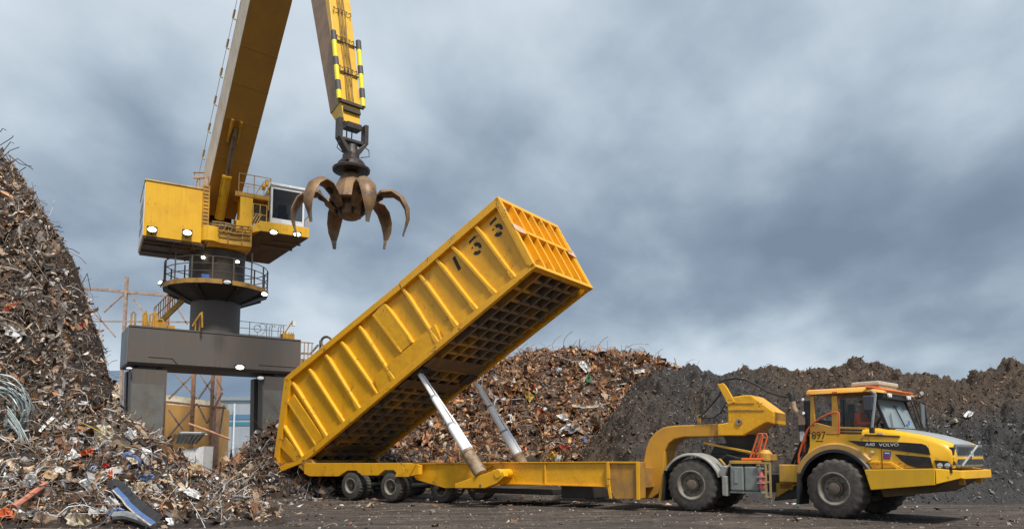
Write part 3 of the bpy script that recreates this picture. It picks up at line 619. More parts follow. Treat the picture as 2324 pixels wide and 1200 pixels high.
# slewing deck between house and cab
mb = MB(H); mb.prismx([(-.02, 14.3), (-.02, 15.2), (4.3, 15.2), (4.3, 14.15), (.4, 14.15)], 3.42, 5.9); deck = mb.build('slewing_deck', CRYD, crane, CC, bevel=.02)
mb = MB(H); mb.lathe([(14.32, .55), (15.2, .55)], (3.55, .25, 0), (0, 0, 1), 20); mb.build('rounded_corner', CRY, deck, CC, smooth=30)
mb = MB(H)
for z_, r in ((14.75, .035), (15.0, .05), (15.32, .06), (15.5, .05)): mb.tube([(3.6, -.1, z_), (4.2, -.12, z_+.03), (4.9, -.1, z_-.03), (5.8, -.08, z_+.02)], r, 6)
for s0 in (3.75, 4.5, 5.3): mb.box(s0, s0+.06, -.1, -.025, 14.4, 15.5)
for s0 in (3.9, 4.25, 4.65, 5.0, 5.4): mb.tube([(s0, -.06, 15.05), (s0+.12, -.14, 15.3), (s0+.3, .05, 15.45)], .045, 6)
mb.build('hydraulic_pipes', M('oily_yellow_pipes', (.34, .20, .05), (.12, .07, .035), .5, scale=4.), deck, CC)
mb = MB(H); mb.box(3.5, 5.15, .5, .9, 15.2, 15.62); mb.box(4.0, 4.25, .3, .5, 15.2, 15.7); mb.box(4.55, 4.9, .35, .5, 15.3, 15.55); mb.lathe([(0, .17), (.5, .17)], (4.35, .3, 15.45), (1, 0, 0), 14); mb.box(3.5, 5.1, 2.6, 2.75, 15.2, 18.1); mb.build('boom_foot', DKS, deck, CC, bevel=.01)
mb = MB(H); mb.box(5.2, 5.95, .3, 1.3, 15.2, 17.45); mb.prismx([(.2, 15.2), (.2, 15.9), (1.2, 16.2), (1.2, 15.2)], 5.0, 5.2); mb.build('deck_pillar', CRY, deck, CC, bevel=.02)
mb = MB(H); mb.box(4.9, 7.1, .3, 2.6, 17.45, 17.75); mb.box(5.0, 7.0, .28, .296, 17.5, 17.7); mb.build('upper_walkway', CRYD, deck, CC, bevel=.01)
mb = MB(H); mb.box(5.97, 7.0, 1.2, 1.3, 16.2, 17.44); mb.build('walkway_louvre', GANL, deck, CC)
mb = MB(H)
for s0, t0 in ((5.1, .4), (6.0, .4), (7.0, .4), (5.1, 2.5), (6.0, 2.5), (7.0, 2.5)): mb.bar((s0, t0, 17.75), (s0, t0, 18.95), .045)
for t0 in (.4, 2.5):
    for h in (18.35, 18.93): mb.bar((5.1, t0, h), (7.0, t0, h), .04)
mb.bar((7., .4, 18.93), (7., 2.5, 18.93), .04); mb.bar((6.1, .5, 17.75), (6.6, .5, 18.7), .05)
mb.build('walkway_railing', M('yellow_tan_railing', (.55, .36, .14), (.38, .22, .07), .6, scale=3.), deck, CC)
mb = MB(H)
for s0, z_ in ((6.5, 18.2), (6.68, 18.5), (6.85, 18.0)): mb.box(s0, s0+.2, .45, .7, z_, z_+.35)
mb.build('walkway_gear_box', CRY, deck, CC, bevel=.02)
mb = MB(); P = atY(452, 405, 43.5)
mb.bar(P+np.array([0, 0, -1.1]), P, .09); mb.box(P[0]-.35, P[0]+.3, P[1]-.1, P[1]+.1, P[2], P[2]+.12); mb.box(P[0]-.35, P[0]+.3, P[1]-.1, P[1]+.1, P[2]+.35, P[2]+.4); mb.bar(P+np.array([-.3, 0, .1]), P+np.array([-.3, 0, .4]), .04); mb.bar(P+np.array([.5, 0, -.9]), P+np.array([.5, 0, .1]), .16); mb.build('roof_aerial', RUSTP, house, CC)
# cab platform and operator cab
mb = MB(H); bt = [(5.75, 0, 15.38), (9.35, 0, 15.38), (9.35, .2, 15.3), (7.7, 3.0, 14.2), (5.75, 3.6, 14.2)]; tp = [(a, b, 16.0) for a, b, c in bt]
mb.hexa([(6.35, -.02, 15.40), (9.35, -.02, 15.40), (7.6, 3.0, 14.2), (4.6, 3.0, 14.2)], [(6.35, -.02, 16.02), (9.35, -.02, 16.02), (9.35, 3.0, 16.02), (5.9, 3.0, 16.02)])
cabp = mb.build('cab_platform', CRY, crane, CC, bevel=.02)
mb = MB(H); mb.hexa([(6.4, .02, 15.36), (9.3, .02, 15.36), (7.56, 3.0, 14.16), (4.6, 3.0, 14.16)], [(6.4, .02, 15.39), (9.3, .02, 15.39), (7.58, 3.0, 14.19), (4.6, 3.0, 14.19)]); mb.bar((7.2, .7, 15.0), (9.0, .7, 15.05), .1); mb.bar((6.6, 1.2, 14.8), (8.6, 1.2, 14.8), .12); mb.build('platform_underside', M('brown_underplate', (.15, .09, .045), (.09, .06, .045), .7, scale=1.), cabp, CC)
mb = MB(H); mb.hexa([(5.9, -.04, 15.22), (6.4, -.04, 15.4), (6.4, .3, 15.4), (5.9, .3, 15.22)], [(5.9, -.04, 15.6), (6.4, -.04, 16.0), (6.4, .3, 16.0), (5.9, .3, 15.6)]); mb.build('platform_gusset', CRY, cabp, CC)
for q in ((621, 527), (674, 532)):
    P = pln(*q, H.o-H.ey*.2, H.ey); flood(WORLD, P, -H.ey+np.array([0, 0, -.25]), cabp, .44, .24)
ocab = None
c0, c1, zc0, zc1 = 6.95, 9.02, 16.04, 18.36
mb = MB(H); mb.box(c0, c1, .02, 2.3, 18.36, 18.5); mb.box(c0-.02, c1+.02, -.06, .4, 18.4, 18.55); mb.box(c0, c1, .02, 2.3, zc0, zc0+.2); mb.box(c0, c1, 2.2, 2.3, zc0+.2, 18.36)
for s0 in (c0, c1-.12): mb.box(s0, s0+.12, .02, .16, zc0+.2, 18.36)
mb.box(c0+.12, c1-.12, .02, .1, 18.2, 18.36); mb.box(c0+.12, c1-.12, .02, .1, zc0+.2, zc0+.3)
ocab = mb.build('operator_cab', WHT, crane, CC, bevel=.02)
mb = MB(H); mb.box(c0+.12, c1-.12, .05, .07, zc0+.3, 18.2); mb.build('cab_window', GLASS, ocab, CC)
mb = MB(H); mb.box(c0+.14, c1-.14, .5, 2.15, zc0+.22, zc0+.4); mb.box(c0+.75, c0+1.3, 1., 1.5, zc0+.4, zc0+1.0); mb.box(c0+.75, c0+1.3, 1.5, 1.6, zc0+.9, zc0+1.7); mb.bar((c0+.3, .4, zc0+.4), (c0+.45, .45, zc0+1.1), .06); mb.build('cab_seat', BLK, ocab, CC)
mb = MB(H); mb.box(c0-.02, c0+.02, .16, 2.2, zc0+.2, 18.36); cs_ = mb.build('cab_side_wall', M('pale_cab_side', (.42, .40, .36), (.30, .26, .2), .6, scale=2.), ocab, CC)
mb = MB(H); mb.box(c0-.03, c0-.005, .2, .85, zc0+.35, 18.3); mb.build('side_window', GLASS, cs_, CC)
mb = MB(H); mb.tube([(c0-.1, .3, zc0+.75), (c0-.1, .3, zc0+1.4), (c0-.1, .12, zc0+1.4), (c0-.1, .12, zc0+.75), (c0-.1, .3, zc0+.75)], .035, 5); mb.build('grab_handle', CRYD, cs_, CC)
mb = MB(H)
for k in range(7):
    f = k/6; p = (6.1+.6*f, .3+2.4*f*0+.0, 16.02); 
for s0, t0 in ((5.95, .15), (6.35, .15), (6.75, .15), (6.2, 1.6), (6.2, 2.8)): mb.bar((s0, t0, 15.9), (s0, t0, 17.1), .04)
for h in (16.45, 17.08): mb.bar((5.95, .15, h), (6.75, .15, h), .035); mb.bar((6.2, .15, h), (6.2, 2.8, h), .035)
for s0 in (5.6, 5.75, 5.9): mb.bar((s0, -.05, 15.3), (s0+.55, .1, 16.5), .04)
for t0 in (.2, 1.2, 2.4): mb.bar((9.3, t0, 16.0), (9.35, t0, 16.9), .035)
mb.bar((9.33, .2, 16.85), (9.33, 2.4, 16.85), .035); mb.build('cab_railing', M('cab_rail_yellow', (.62, .40, .10), (.4, .25, .1), .6, scale=3.), cabp, CC)

# boom, ram and stick: one vertical plane through the boom foot and the grapple
BP = atY(505, 470, 44.5); GP = atY(797, 400, 32.); bd = GP-BP; bd[2] = 0; bd /= np.linalg.norm(bd); bn = np.array([-bd[1], bd[0], 0])   # bn points away to the right-rear
def inb(x, y): return pln(x, y, BP, bn)
def beam4(pts, wids, ths, side=0.):          # box girder: pts centre of the seen face, thickness goes along 'back'
    rings = []
    for (p, back), w, th in zip(pts, wids, ths): rings.append([tuple(p+bn*w), tuple(p-bn*w), tuple(p-bn*w+back*th), tuple(p+bn*w+back*th)])
    return rings
b0, b1, b2 = inb(498, 492), inb(617, 0), inb(700, -345)
bdir = (b2-b0)/np.linalg.norm(b2-b0); bback = np.cross(bdir, bn); bback = bback if bback[2] > 0 else -bback   # upper side
ring = beam4([(b0, bback), (b1, bback), (b2, bback)], (.98, 1.12, 1.0), (1.5, 1.6, 1.1))
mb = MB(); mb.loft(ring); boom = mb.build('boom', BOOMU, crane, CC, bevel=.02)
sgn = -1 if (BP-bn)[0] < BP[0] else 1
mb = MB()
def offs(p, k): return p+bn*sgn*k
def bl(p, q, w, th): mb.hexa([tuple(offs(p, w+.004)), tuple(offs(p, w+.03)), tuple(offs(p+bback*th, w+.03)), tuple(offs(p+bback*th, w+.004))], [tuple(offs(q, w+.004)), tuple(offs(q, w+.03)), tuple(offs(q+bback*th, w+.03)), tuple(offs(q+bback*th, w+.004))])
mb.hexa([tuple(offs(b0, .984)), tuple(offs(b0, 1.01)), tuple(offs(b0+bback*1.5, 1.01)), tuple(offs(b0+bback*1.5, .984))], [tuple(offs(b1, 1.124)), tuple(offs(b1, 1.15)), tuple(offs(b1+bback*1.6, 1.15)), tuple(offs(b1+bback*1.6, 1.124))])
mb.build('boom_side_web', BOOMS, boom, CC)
mb = MB()
for f in (.28, .46, .62, .78): 
    p = b0+(b1-b0)*f; w = .98+.14*f; mb.bar(p-bn*w-bback*.012, p+bn*w-bback*.012, .05, .03, bback)
mb.build('boom_weld', M('boom_weld_line', (.40, .20, .04), None, .6), boom, CC)
mb = MB()
for f in np.linspace(.1, 1.5, 12):
    p = offs(b0+(b1-b0)*f+bback*1.45, 1.15+.1*f); q = p-bn*0+bback*.45; mb.bar(p, q, .07); mb.bar(q, q+bdir*.5, .09, .14)
p, q = offs(b0+bback*1.9, 1.15), offs(b0+(b1-b0)*1.5+bback*1.9, 1.3); mb.bar(p, q, .025); mb.build('boom_ladder_rail', M('boom_rail_tan', (.50, .36, .20), None, .6), boom, CC)
def onface(f, lat, off): return b0+(b1-b0)*f+bn*sgn*lat-bback*off
r0, r1, r2 = onface(.0, .16, .55), onface(.205, .26, .42), onface(.425, .36, .22)
mb = MB(); mb.tube([r0, r1], .21, 14); mb.tube([r1-(r1-r0)*.03, r1+(r1-r0)*.02], .28, 14)
d_ = (r1-r0)/np.linalg.norm(r1-r0)
mb.bar(r0-bn*.25, r1-bn*.25, .06); mb.bar(r0+bn*.25, r1+bn*.25, .06)
ram = mb.build('luffing_ram', CRY, crane, CC, smooth=35)
mb = MB(); mb.tube([r1, r2], .13, 12); mb.build('ram_rod', M('oily_rod', (.22, .16, .11), (.1, .06, .04), .4, .5, scale=3.), ram, CC, smooth=35)
mb = MB()
for k in (-1, 1): mb.hexa([tuple(r2+bn*(.26*k-.05)-d_*.9+bback*.1), tuple(r2+bn*(.26*k+.05)-d_*.9+bback*.1), tuple(r2+bn*(.26*k+.05)+d_*.5-bback*.25), tuple(r2+bn*(.26*k-.05)+d_*.5-bback*.25)], [tuple(r2+bn*(.26*k-.05)-d_*.9+bback*.4), tuple(r2+bn*(.26*k+.05)-d_*.9+bback*.4), tuple(r2+bn*(.26*k+.05)+d_*.5+bback*.15), tuple(r2+bn*(.26*k-.05)+d_*.5+bback*.15)])
mb.build('ram_bracket', CRYD, ram, CC)
s0, s1, s2 = inb(716, -330), inb(771, 0), inb(799, 280)
sdir = (s2-s0)/np.linalg.norm(s2-s0); sback = np.cross(sdir, bn); sback = sback if sback@bd < 0 else -sback
mb = MB(); mb.loft(beam4([(s0, sback), (s1, sback), (inb(796, 238), sback), (s2, sback)], (.64, .57, .50, .38), (1.7, 1.45, .95, .5)))
stick = mb.build('stick', M('stick_yellow', (.80, .47, .04), (.72, .40, .03), .45, scale=1.2, streak=(.5, .28, .04), sk=.4), crane, CC, bevel=.02)
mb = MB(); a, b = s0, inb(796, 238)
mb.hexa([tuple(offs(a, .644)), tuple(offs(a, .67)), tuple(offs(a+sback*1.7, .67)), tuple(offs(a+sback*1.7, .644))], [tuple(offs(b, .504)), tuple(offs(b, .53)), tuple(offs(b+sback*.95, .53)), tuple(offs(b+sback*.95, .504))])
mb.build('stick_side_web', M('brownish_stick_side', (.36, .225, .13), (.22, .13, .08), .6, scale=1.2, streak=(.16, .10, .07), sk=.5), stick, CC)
s_e = inb(796, 238)
def onstick(f): return s0+(s1-s0)*(f/.58) if f < .58 else s1+(s_e-s1)*((f-.58)/.42)
mb = MB(); rmb = random.Random(4)
for k in (-.16, -.08, 0, .08, .16):
    pts = [onstick(f)+bn*(k+.02*math.sin(f*31+k*40))-sback*(.03+.02*math.sin(f*19+k*70)) for f in np.linspace(.1, 1.0, 26)]; mb.tube(pts, .032, 5)
mb.build('hydraulic_hose_run', M('mustard_hose', (.40, .24, .05), (.2, .12, .03), .55, scale=3.), stick, CC)
for k in (-1, 1):
    px_ = [(751, 84, 232), (0, 0, 0), (812, 92, 234)][k+1]
    p0 = inb(784, 88)+bn*.64*k-sback*.06; p1 = inb(796, 236)+bn*.60*k-sback*.06
    m1 = MB(); m1.tube([p0, p1], .115, 12); br = m1.build('guard_bar', SIGNY, stick, CC, smooth=35)
    m1 = MB()
    for f0, f1 in ((-.02, .12), (.38, .50), (.73, .87)): m1.tube([p0+(p1-p0)*f0, p0+(p1-p0)*f1], .128, 12)
    m1.build('grey_band', BANDG, br, CC, smooth=35)
mb = MB()
for q in ((777, 103), (787, 172)):
    p = onstick(.58+.42*q[1]/238.); mb.bar(p-bn*.6-sback*.06, p+bn*.62-sback*.06, .06, .05, sback)
mb.bar(inb(796, 238)-bn*.62-sback*.06, inb(796, 238)+bn*.62-sback*.06, .16, .1, sback); p = inb(797, 250)
mb.hexa([tuple(p-bn*.42-sback*.1), tuple(p+bn*.42-sback*.1), tuple(p+bn*.42-sback*.02), tuple(p-bn*.42-sback*.02)], [tuple(p-bn*.42-sback*.1+sdir*.18), tuple(p+bn*.42-sback*.1+sdir*.18), tuple(p+bn*.42-sback*.02+sdir*.18), tuple(p-bn*.42-sback*.02+sdir*.18)])
mb.build('hose_clamp', GRD, stick, CC)
for q, sz in (((768, 33), .36), ((777, 98), .36), ((786, 166), .36)):
    exx = bn if bn[0] > 0 else -bn; text('stick_lettering', 'MTM', WORLD, onstick(.58+.42*q[1]/238.)-sback*.12, sz*1.0, INKB, stick, CC, ex=exx, ez=-sdir, sx=1.25)

# ------------------------------------------------------------------ grapple
gz = lambda y: atY(797, y, 32.)[2]
GX = GP.copy(); GX[2] = gz(385)
grap = thing('orange_peel_grapple', GX, 'rusty brown grapple with six open curved claws hanging from the crane stick', 'grapple')
GFm = Fr((GX[0], GX[1], 0), bd, bn, (0, 0, 1)); g = lambda r, a, z: (r*math.cos(a), r*math.sin(a), z)
mb = MB(GFm); zy0, zy1, zy2 = gz(278), gz(322), gz(336)
for k in (-1, 1):
    mb._pr([(-.2, k*.64-.09, zy0), (.2, k*.64-.09, zy0), (.2, k*.64-.09, zy1), (-.2, k*.64-.09, zy1)], [(-.2, k*.64+.09, zy0), (.2, k*.64+.09, zy0), (.2, k*.64+.09, zy1), (-.2, k*.64+.09, zy1)])
    mb.hexa([(-.2, k*.55, zy1), (.2, k*.55, zy1), (.2, k*.73, zy1+.02), (-.2, k*.73, zy1+.02)], [(-.2, k*.05, zy2-.22), (.2, k*.05, zy2-.22), (.2, k*.22, zy2-.42), (-.2, k*.22, zy2-.42)])
mb.box(-.18, .18, -.5, .5, zy1-.08, zy1+.06) ; mb.box(-.24, .24, -.36, .36, gz(296), gz(283))
mb.build('yoke', M('yoke_grey_iron', (.075, .062, .055), (.05, .035, .03), .5, .3, scale=3.), grap, GX, bevel=.02)
mb = MB(GFm); zr = [gz(y) for y in (330, 345, 352, 362, 364, 372, 378, 384, 390, 393)]
mb.lathe(list(zip(zr[::-1], [.30, .82, .84, .62, .60, .46, .36, .34, .30, .22])), (0, 0, 0), (0, 0, 1), 20); mb.box(-.3, .3, -.3, .12, gz(362), gz(350)); mb.box(-.45, -.1, .2, .5, gz(378), gz(366)); mb.box(.05, .5, -.5, -.2, gz(376), gz(366))
mb.build('rotator', GRD, grap, GX, bevel=.01)
mb = MB(GFm)
for k, sg in ((.3, 1), (-.3, -1)): mb.tube([(0, k, gz(318)), (.2, sg*.75, gz(335)), (.15, sg*.8, gz(348)), (0, sg*.45, gz(352))], .022, 5)
mb.tube([(-.2, .1, gz(240)), (-.3, .15, gz(290)), (-.25, .1, gz(330))], .03, 5); mb.tube([(-.2, -.1, gz(240)), (-.32, -.1, gz(290)), (-.25, -.15, gz(330))], .03, 5)
mb.build('hose_loop', HOSE, grap, GX)
mb = MB(GFm); zt_, zb_ = gz(400), gz(458); rings = []
for z_, r in ((gz(396), .34), (gz(402), .46), (gz(430), .76), (zb_, .98), (gz(462), .9)): rings.append([g(r*(1 if k % 2 else .965), k*PI/6+.2, z_) for k in range(12)])
mb.loft(rings); mb.lathe([(gz(497), .34), (gz(490), .52), (gz(470), .55), (gz(458), .5)], (0, 0, 0), (0, 0, 1), 14)
gbody = mb.build('grapple_body', GRB, grap, GX, bevel=.02)
mb = MB(GFm)
for k in range(6):
    a = k*PI/3+.2+PI/6; mb.bar(g(.38, a, gz(402)), g(.84, a, gz(445)), .05, .04); mb.bar(g(.5, a, gz(490)), g(.85, a, gz(460)), .10)
mb.build('body_seam', GRD, gbody, GX)
a_cam = math.atan2(np.array([0, -1, 0])@bn, np.array([0, -1, 0])@bd)   # direction towards the camera, in the grapple frame
spine = [(.62, -.10, .18, .26), (.98, .28, .27, .32), (1.42, .54, .34, .32), (1.86, .56, .38, .30), (2.22, .32, .38, .27), (2.46, -.12, .34, .23), (2.52, -.56, .25, .16), (2.45, -.90, .14, .10), (2.36, -1.20, .095, .08), (2.34, -1.32, .085, .07)]
for k in range(6):
    a = a_cam+R_(12+60*k)+R_(18) ; rad = np.array([math.cos(a), math.sin(a), 0]); tan = np.array([-math.sin(a), math.cos(a), 0]); zc = gz(470); rings = []
    P_ = [np.array([r*rad[0], r*rad[1], zc+z_]) for r, z_, w, th in spine]
    for i, (r, z_, w, th) in enumerate(spine):
        d = P_[min(i+1, len(P_)-1)]-P_[max(i-1, 0)]; d /= np.linalg.norm(d); nv = np.cross(tan, d); nv = nv if nv@(rad+np.array([0, 0, .6])) > 0 else -nv
        if i >= 6: nv = nv if nv@rad > 0 else -nv
        c = P_[i]; rings.append([tuple(c+tan*w+nv*th*.10), tuple(c+tan*w*.55+nv*th*.62), tuple(c+nv*th*.8), tuple(c-tan*w*.55+nv*th*.62), tuple(c-tan*w+nv*th*.10), tuple(c-tan*w*.85-nv*th*.1), tuple(c-tan*w*.2-nv*th*.25), tuple(c+tan*w*.2-nv*th*.25), tuple(c+tan*w*.85-nv*th*.1)])
    m = MB(GFm); m.loft(rings[:8]); tine = m.build('claw', GRB, grap, GX, smooth=40)
    m = MB(GFm); m.loft(rings[7:]); m.build('claw_tip', GRS, tine, GX, smooth=40)
    m = MB(GFm); m.bar(g(.5, a, zc-.02), tuple(P_[2]-np.array([0, 0, .12])), .13); m.build('claw_ram', GRD, tine, GX)

# ------------------------------------------------------------------ wheels (shared meshes, axle along local y, outer face towards -y)
IDF = Fr((0, 0, 0), (1, 0, 0), (0, 1, 0), (0, 0, 1))
def wheel_proto(R, w, rimr, lugs, depth, hubr, hubout, name='wheel', tyre=None, rimm=None):
    """tyre with a lugged tread, rim dish and hub: returns the tyre object with its children"""
    m = MB(IDF); n = lugs*4; prof = [(-w*.5+.02, rimr), (-w*.5-.005, rimr+.04), (-w*.5, R*.72), (-w*.5+.015, R*.88), (-w*.42, R*.955), (-w*.33, R*.985), (0, R), (w*.33, R*.985), (w*.42, R*.955), (w*.5-.015, R*.88), (w*.5, R*.72), (w*.5, rimr+.02)]
    rings = []
    for j, (a, r) in enumerate(prof):
        ring = []
        for k in range(n):
            q = 2*PI*k/n; lug = (k % 4) < 2; sh = (k // 4) % 2
            rr = r - (.035*R if (not lug and r > R*.9) else 0) - (.012*R if (not lug and .85*R < r <= .9*R) else 0)
            q2 = q + (.35*2*PI/lugs)*(a/w)*(1 if j < 6 else -1) if r > R*.9 else q
            ring.append((math.sin(q2)*rr, a, math.cos(q2)*rr))
        rings.append(ring)
    m.loft(rings, True, False); ty = m.build(name, tyre or TYRE, smooth=30)
    m = MB(IDF); m.lathe([(-w*.5-.012, rimr+.035), (-w*.5-.02, rimr+.0), (-w*.5-.005, rimr*.93), (-w*.5+.05, rimr*.86), (-w*.5+depth, rimr*.80), (-w*.5+depth+.02, hubr*.9), (w*.4, hubr*.9), (w*.4, rimr), (w*.5, rimr+.02)], (0, 0, 0), (0, 1, 0), 32, False); ri = m.build('rim', rimm or RIM, ty, smooth=35)
    m = MB(IDF); m.lathe([(-w*.5+depth+.03, hubr*1.05), (-w*.5+depth-hubout*.4, hubr), (-w*.5+depth-hubout*.5, hubr*.82), (-w*.5+depth-hubout, hubr*.78), (-w*.5+depth-hubout-.015, hubr*.6), (-w*.5+depth-hubout-.02, .01)], (0, 0, 0), (0, 1, 0), 20)
    for k in range(10):
        q = 2*PI*k/10; c = (math.cos(q)*hubr*1.25, 0, math.sin(q)*hubr*1.25); m.lathe([(-w*.5+depth-.03, .018), (-w*.5+depth+.02, .02)], c, (0, 1, 0), 6)
    m.build('hub', HUB, ty, smooth=35); return ty
def put_wheel(proto, parent, root, P, yawdeg, flip=False, first=False, name=None):
    o = proto if first else copy_tree(proto)
    o.parent = parent; o.location = Vector(P)-Vector(root); o.rotation_euler = (0, 0, -R_(yawdeg)+(PI if flip else 0)); return o

# ------------------------------------------------------------------ tipping trailer
T = Fr.yaw(TT, 35); WB = 4.1
TROOT = T.pt((0, 2.05, 0)); TROOT[2] = TT[2]
trl = thing('tipping_trailer', TROOT, 'long yellow ribbed tipping trailer with its body raised on two chrome hoist rams', 'trailer')
tw = wheel_proto(.565, .31, .29, 26, .16, .10, .10)
k = 0
for s_, t0, side in ((-2.23, 0, 0), (0, 0, 0), (2.05, .6, 0), (-2.23, WB, 1), (0, WB, 1), (2.05, WB-.6, 1)):
    for d in (.155, .52):
        tt_ = t0+d if not side else t0-d
        put_wheel(tw, trl, TROOT, T.pt((s_, tt_, .565)), 35, bool(side), k == 0); k += 1
mb = MB(T)
for s_ in (-2.23, 0, 2.05): mb.tube([(s_, .3, .565), (s_, WB-.3, .565)], .11, 10)
ax_ = mb.build('axle', DKS, trl, TROOT)
# chassis
rear = T.SS([(690, 1050), (925, 1050), (950, 1055), (950, 1076), (930, 1080), (906, 1079), (893, 1066), (873, 1066), (858, 1078), (822, 1078), (808, 1067), (788, 1067), (768, 1080), (702, 1080), (690, 1074)])
mb = MB(T); mb.prism(rear, 0, .22); fr_ = mb.build('wheel_beam', YELR, trl, TROOT, bevel=.012)
o = fr_.copy(); COL.objects.link(o); o.location = T.ey*(WB-.22)
mb = MB(T); a = T.S(905, 1066); mb.hexa([(a[0]-.1, -.09, .98), (a[0]+.55, -.03, .98), (a[0]+.55, .0, .98), (a[0]-.1, .0, .98)], [(a[0]+.1, -.06, 1.48), (a[0]+.95, -.02, 1.48), (a[0]+.95, .0, 1.48), (a[0]+.1, .0, 1.48)]); mb.build('beam_gusset', YELR, fr_, TROOT)
mainp = T.SS([(920, 1053), (1140, 1050), (1382, 1049), (1382, 1101), (1140, 1101), (1010, 1107), (945, 1088)], .35)
mb = MB(T); mb.prism(mainp, .35, .68); cb_ = mb.build('chassis_beam', YEL, trl, TROOT, bevel=.012)
o = cb_.copy(); COL.objects.link(o); o.location = T.ey*(WB-1.03)
zt_ = mainp[1][1]; x0_, x1_ = mainp[0][0], mainp[2][0]
mb = MB(T); zb_ = mainp[3][1]
for (a_, b_), (c_, d_2) in zip(mainp[:3][:-1], mainp[1:3]): mb.hexa([(a_, .28, b_+.003), (c_, .28, d_2+.003), (c_, .72, d_2+.003), (a_, .72, b_+.003)], [(a_, .28, b_+.035), (c_, .28, d_2+.035), (c_, .72, d_2+.035), (a_, .72, b_+.035)])
mb.hexa([(5.05, .28, zb_-.04), (x1_, .28, zb_-.04), (x1_, .72, zb_-.04), (5.05, .72, zb_-.04)], [(5.05, .28, zb_-.004), (x1_, .28, zb_-.004), (x1_, .72, zb_-.004), (5.05, .72, zb_-.004)])
s_ = T.S(1237, 1070, .35)[0]; mb.box(s_, s_+.05, .30, .346, zb_, zt_); mb.build('beam_flange', YELR, cb_, TROOT)
mb = MB(T)
for s_ in (-4.5, -3.3, -1.1, 1.1, 3.2, 5.8, 7.6): mb.box(s_, s_+.22, .7, WB-.7, .95, 1.38)
mb.build('cross_member', DKS, trl, TROOT)
mb = MB(T); mb.box(3.5, 6.8, .9, WB-.9, .42, .62); mb.box(7.2, 8.4, .9, 2.3, .35, .78); mb.build('underslung_tank', DKS, trl, TROOT, bevel=.03)
# ram lever brackets, one at each side
lev = T.SS([(1032, 1107), (1100, 1107), (1126, 1097), (1145, 1080), (1142, 1070), (1120, 1066), (1113, 1069), (1032, 1097)], -.35)
mb = MB(T); mb.prism(lev, -.35, -.1); s_, z_ = T.S(1125, 1074, -.35); mb.tube([(s_+.08, -.38, z_), (s_+.1, .34, z_)], .16, 14); lv = mb.build('ram_bracket', YELR, trl, TROOT, bevel=.02)
mb = MB(T); s2_, z2_ = T.S(1090, 1101, -.36); mb.lathe([(0, .05), (.012, .05), (.013, .001)], (s2_, -.352, z2_), (0, -1, 0), 12); mb.build('pin', RUST, lv, TROOT)
o = lv.copy(); COL.objects.link(o); o.location = T.ey*(WB+.45)
# front bulkhead box of the chassis
bx = T.SS([(1380, 1048), (1450, 1048), (1450, 1131), (1397, 1131), (1384, 1112), (1370, 1106), (1370, 1100), (1380, 1100)], .3)
mb = MB(T); mb.prism(bx, .3, .8); mb.box(9.3, 10.2, .8, WB-.5, .75, 1.4); fb = mb.build('front_box', YELD, trl, TROOT, bevel=.01)
mb = MB(T); xa = T.S(1381, 1060, .3)[0]; xb = T.S(1450, 1060, .3)[0]; za, zb_ = T.S(1415, 1050, .3)[1], T.S(1415, 1131, .3)[1]
mb.box(xa-.03, xa+.06, .22, .297, .85, za+.03); mb.box(xb-.06, xb+.03, .22, .297, zb_, za+.03); mb.box(xa-.02, xb+.02, .24, .297, za, za+.05); mb.hexa([(xa+.05, .24, zb_), (xa+.12, .24, zb_), (xa+.12, .296, zb_), (xa+.05, .296, zb_)], [(xa-.03, .24, .85), (xa+.06, .24, .85), (xa+.06, .296, .85), (xa-.03, .296, .85)]); mb.build('box_edge', YELR, fb, TROOT)
# gooseneck and hitch housing
gn = T.SS([(1450, 1132), (1452, 1112), (1458, 1060), (1466, 1016), (1474, 996), (1488, 979), (1506, 969), (1530, 965), (1585, 963), (1650, 959), (1650, 988), (1600, 990), (1550, 991), (1530, 996), (1517, 1006), (1509, 1022), (1506, 1060), (1500, 1100), (1492, 1120), (1480, 1130)], 1.85)
mb = MB(T); mb.prism(gn, 1.85, 2.75); goose = mb.build('gooseneck', M('gooseneck_yellow', (.60, .29, .022), (.42, .22, .05), .55, scale=1.1, lo=.4, hi=.75, streak=(.36, .19, .05), sk=.35), trl, TROOT, bevel=.03)
s_, z_ = T.S(1583, 950, 1.85); mb = MB(T); mb.box(s_-.04, s_+.04, 1.95, 2.05, z_-.12, z_+.14); mb.box(T.S(1612, 960, 1.8)[0], T.S(1628, 960, 1.8)[0], 1.835, 1.848, T.S(1612, 988, 1.8)[1], T.S(1612, 963, 1.8)[1]); mb.build('brown_patch', YELD, goose, TROOT)
hb = T.SS([(1628, 963), (1652, 958), (1651, 922), (1664, 900), (1690, 896), (1704, 896), (1757, 934), (1757, 962), (1743, 958), (1735, 960), (1686, 988), (1628, 988)], 1.65)
mb = MB(T); mb.prism(hb, 1.65, 2.95); hbx = mb.build('hitch_housing', YEL, trl, TROOT, bevel=.03)
mb = MB(T); fin = T.SS([(1628, 871), (1641, 869), (1648, 877), (1668, 912), (1652, 918)], 1.63); mb.prism(fin, 1.62, 1.72); mb.build('upright_fin', YELR, hbx, TROOT, bevel=.01)
mb = MB(T); pl_ = [T.S(*q, 1.64) for q in ((1652, 929), (1734, 929), (1734, 932), (1652, 932))]; mb.prism(pl_, 1.632, 1.646); pl_ = [T.S(*q, 1.64) for q in ((1655, 914), (1712, 914), (1712, 916), (1655, 916))]; mb.prism(pl_, 1.632, 1.646); mb.build('housing_seam', YELD, hbx, TROOT)
s_, z_ = T.S(1677, 957, 1.65); mb = MB(T); mb.lathe([(0, .11), (.03, .10), (.031, .045), (.0, .04)], (s_, 1.645, z_), (0, -1, 0), 16); mb.build('pivot_cap', RUST, hbx, TROOT)
f1 = [T.S(*q, 1.65) for q in ((1704, 894), (1757, 933), (1761, 962))]
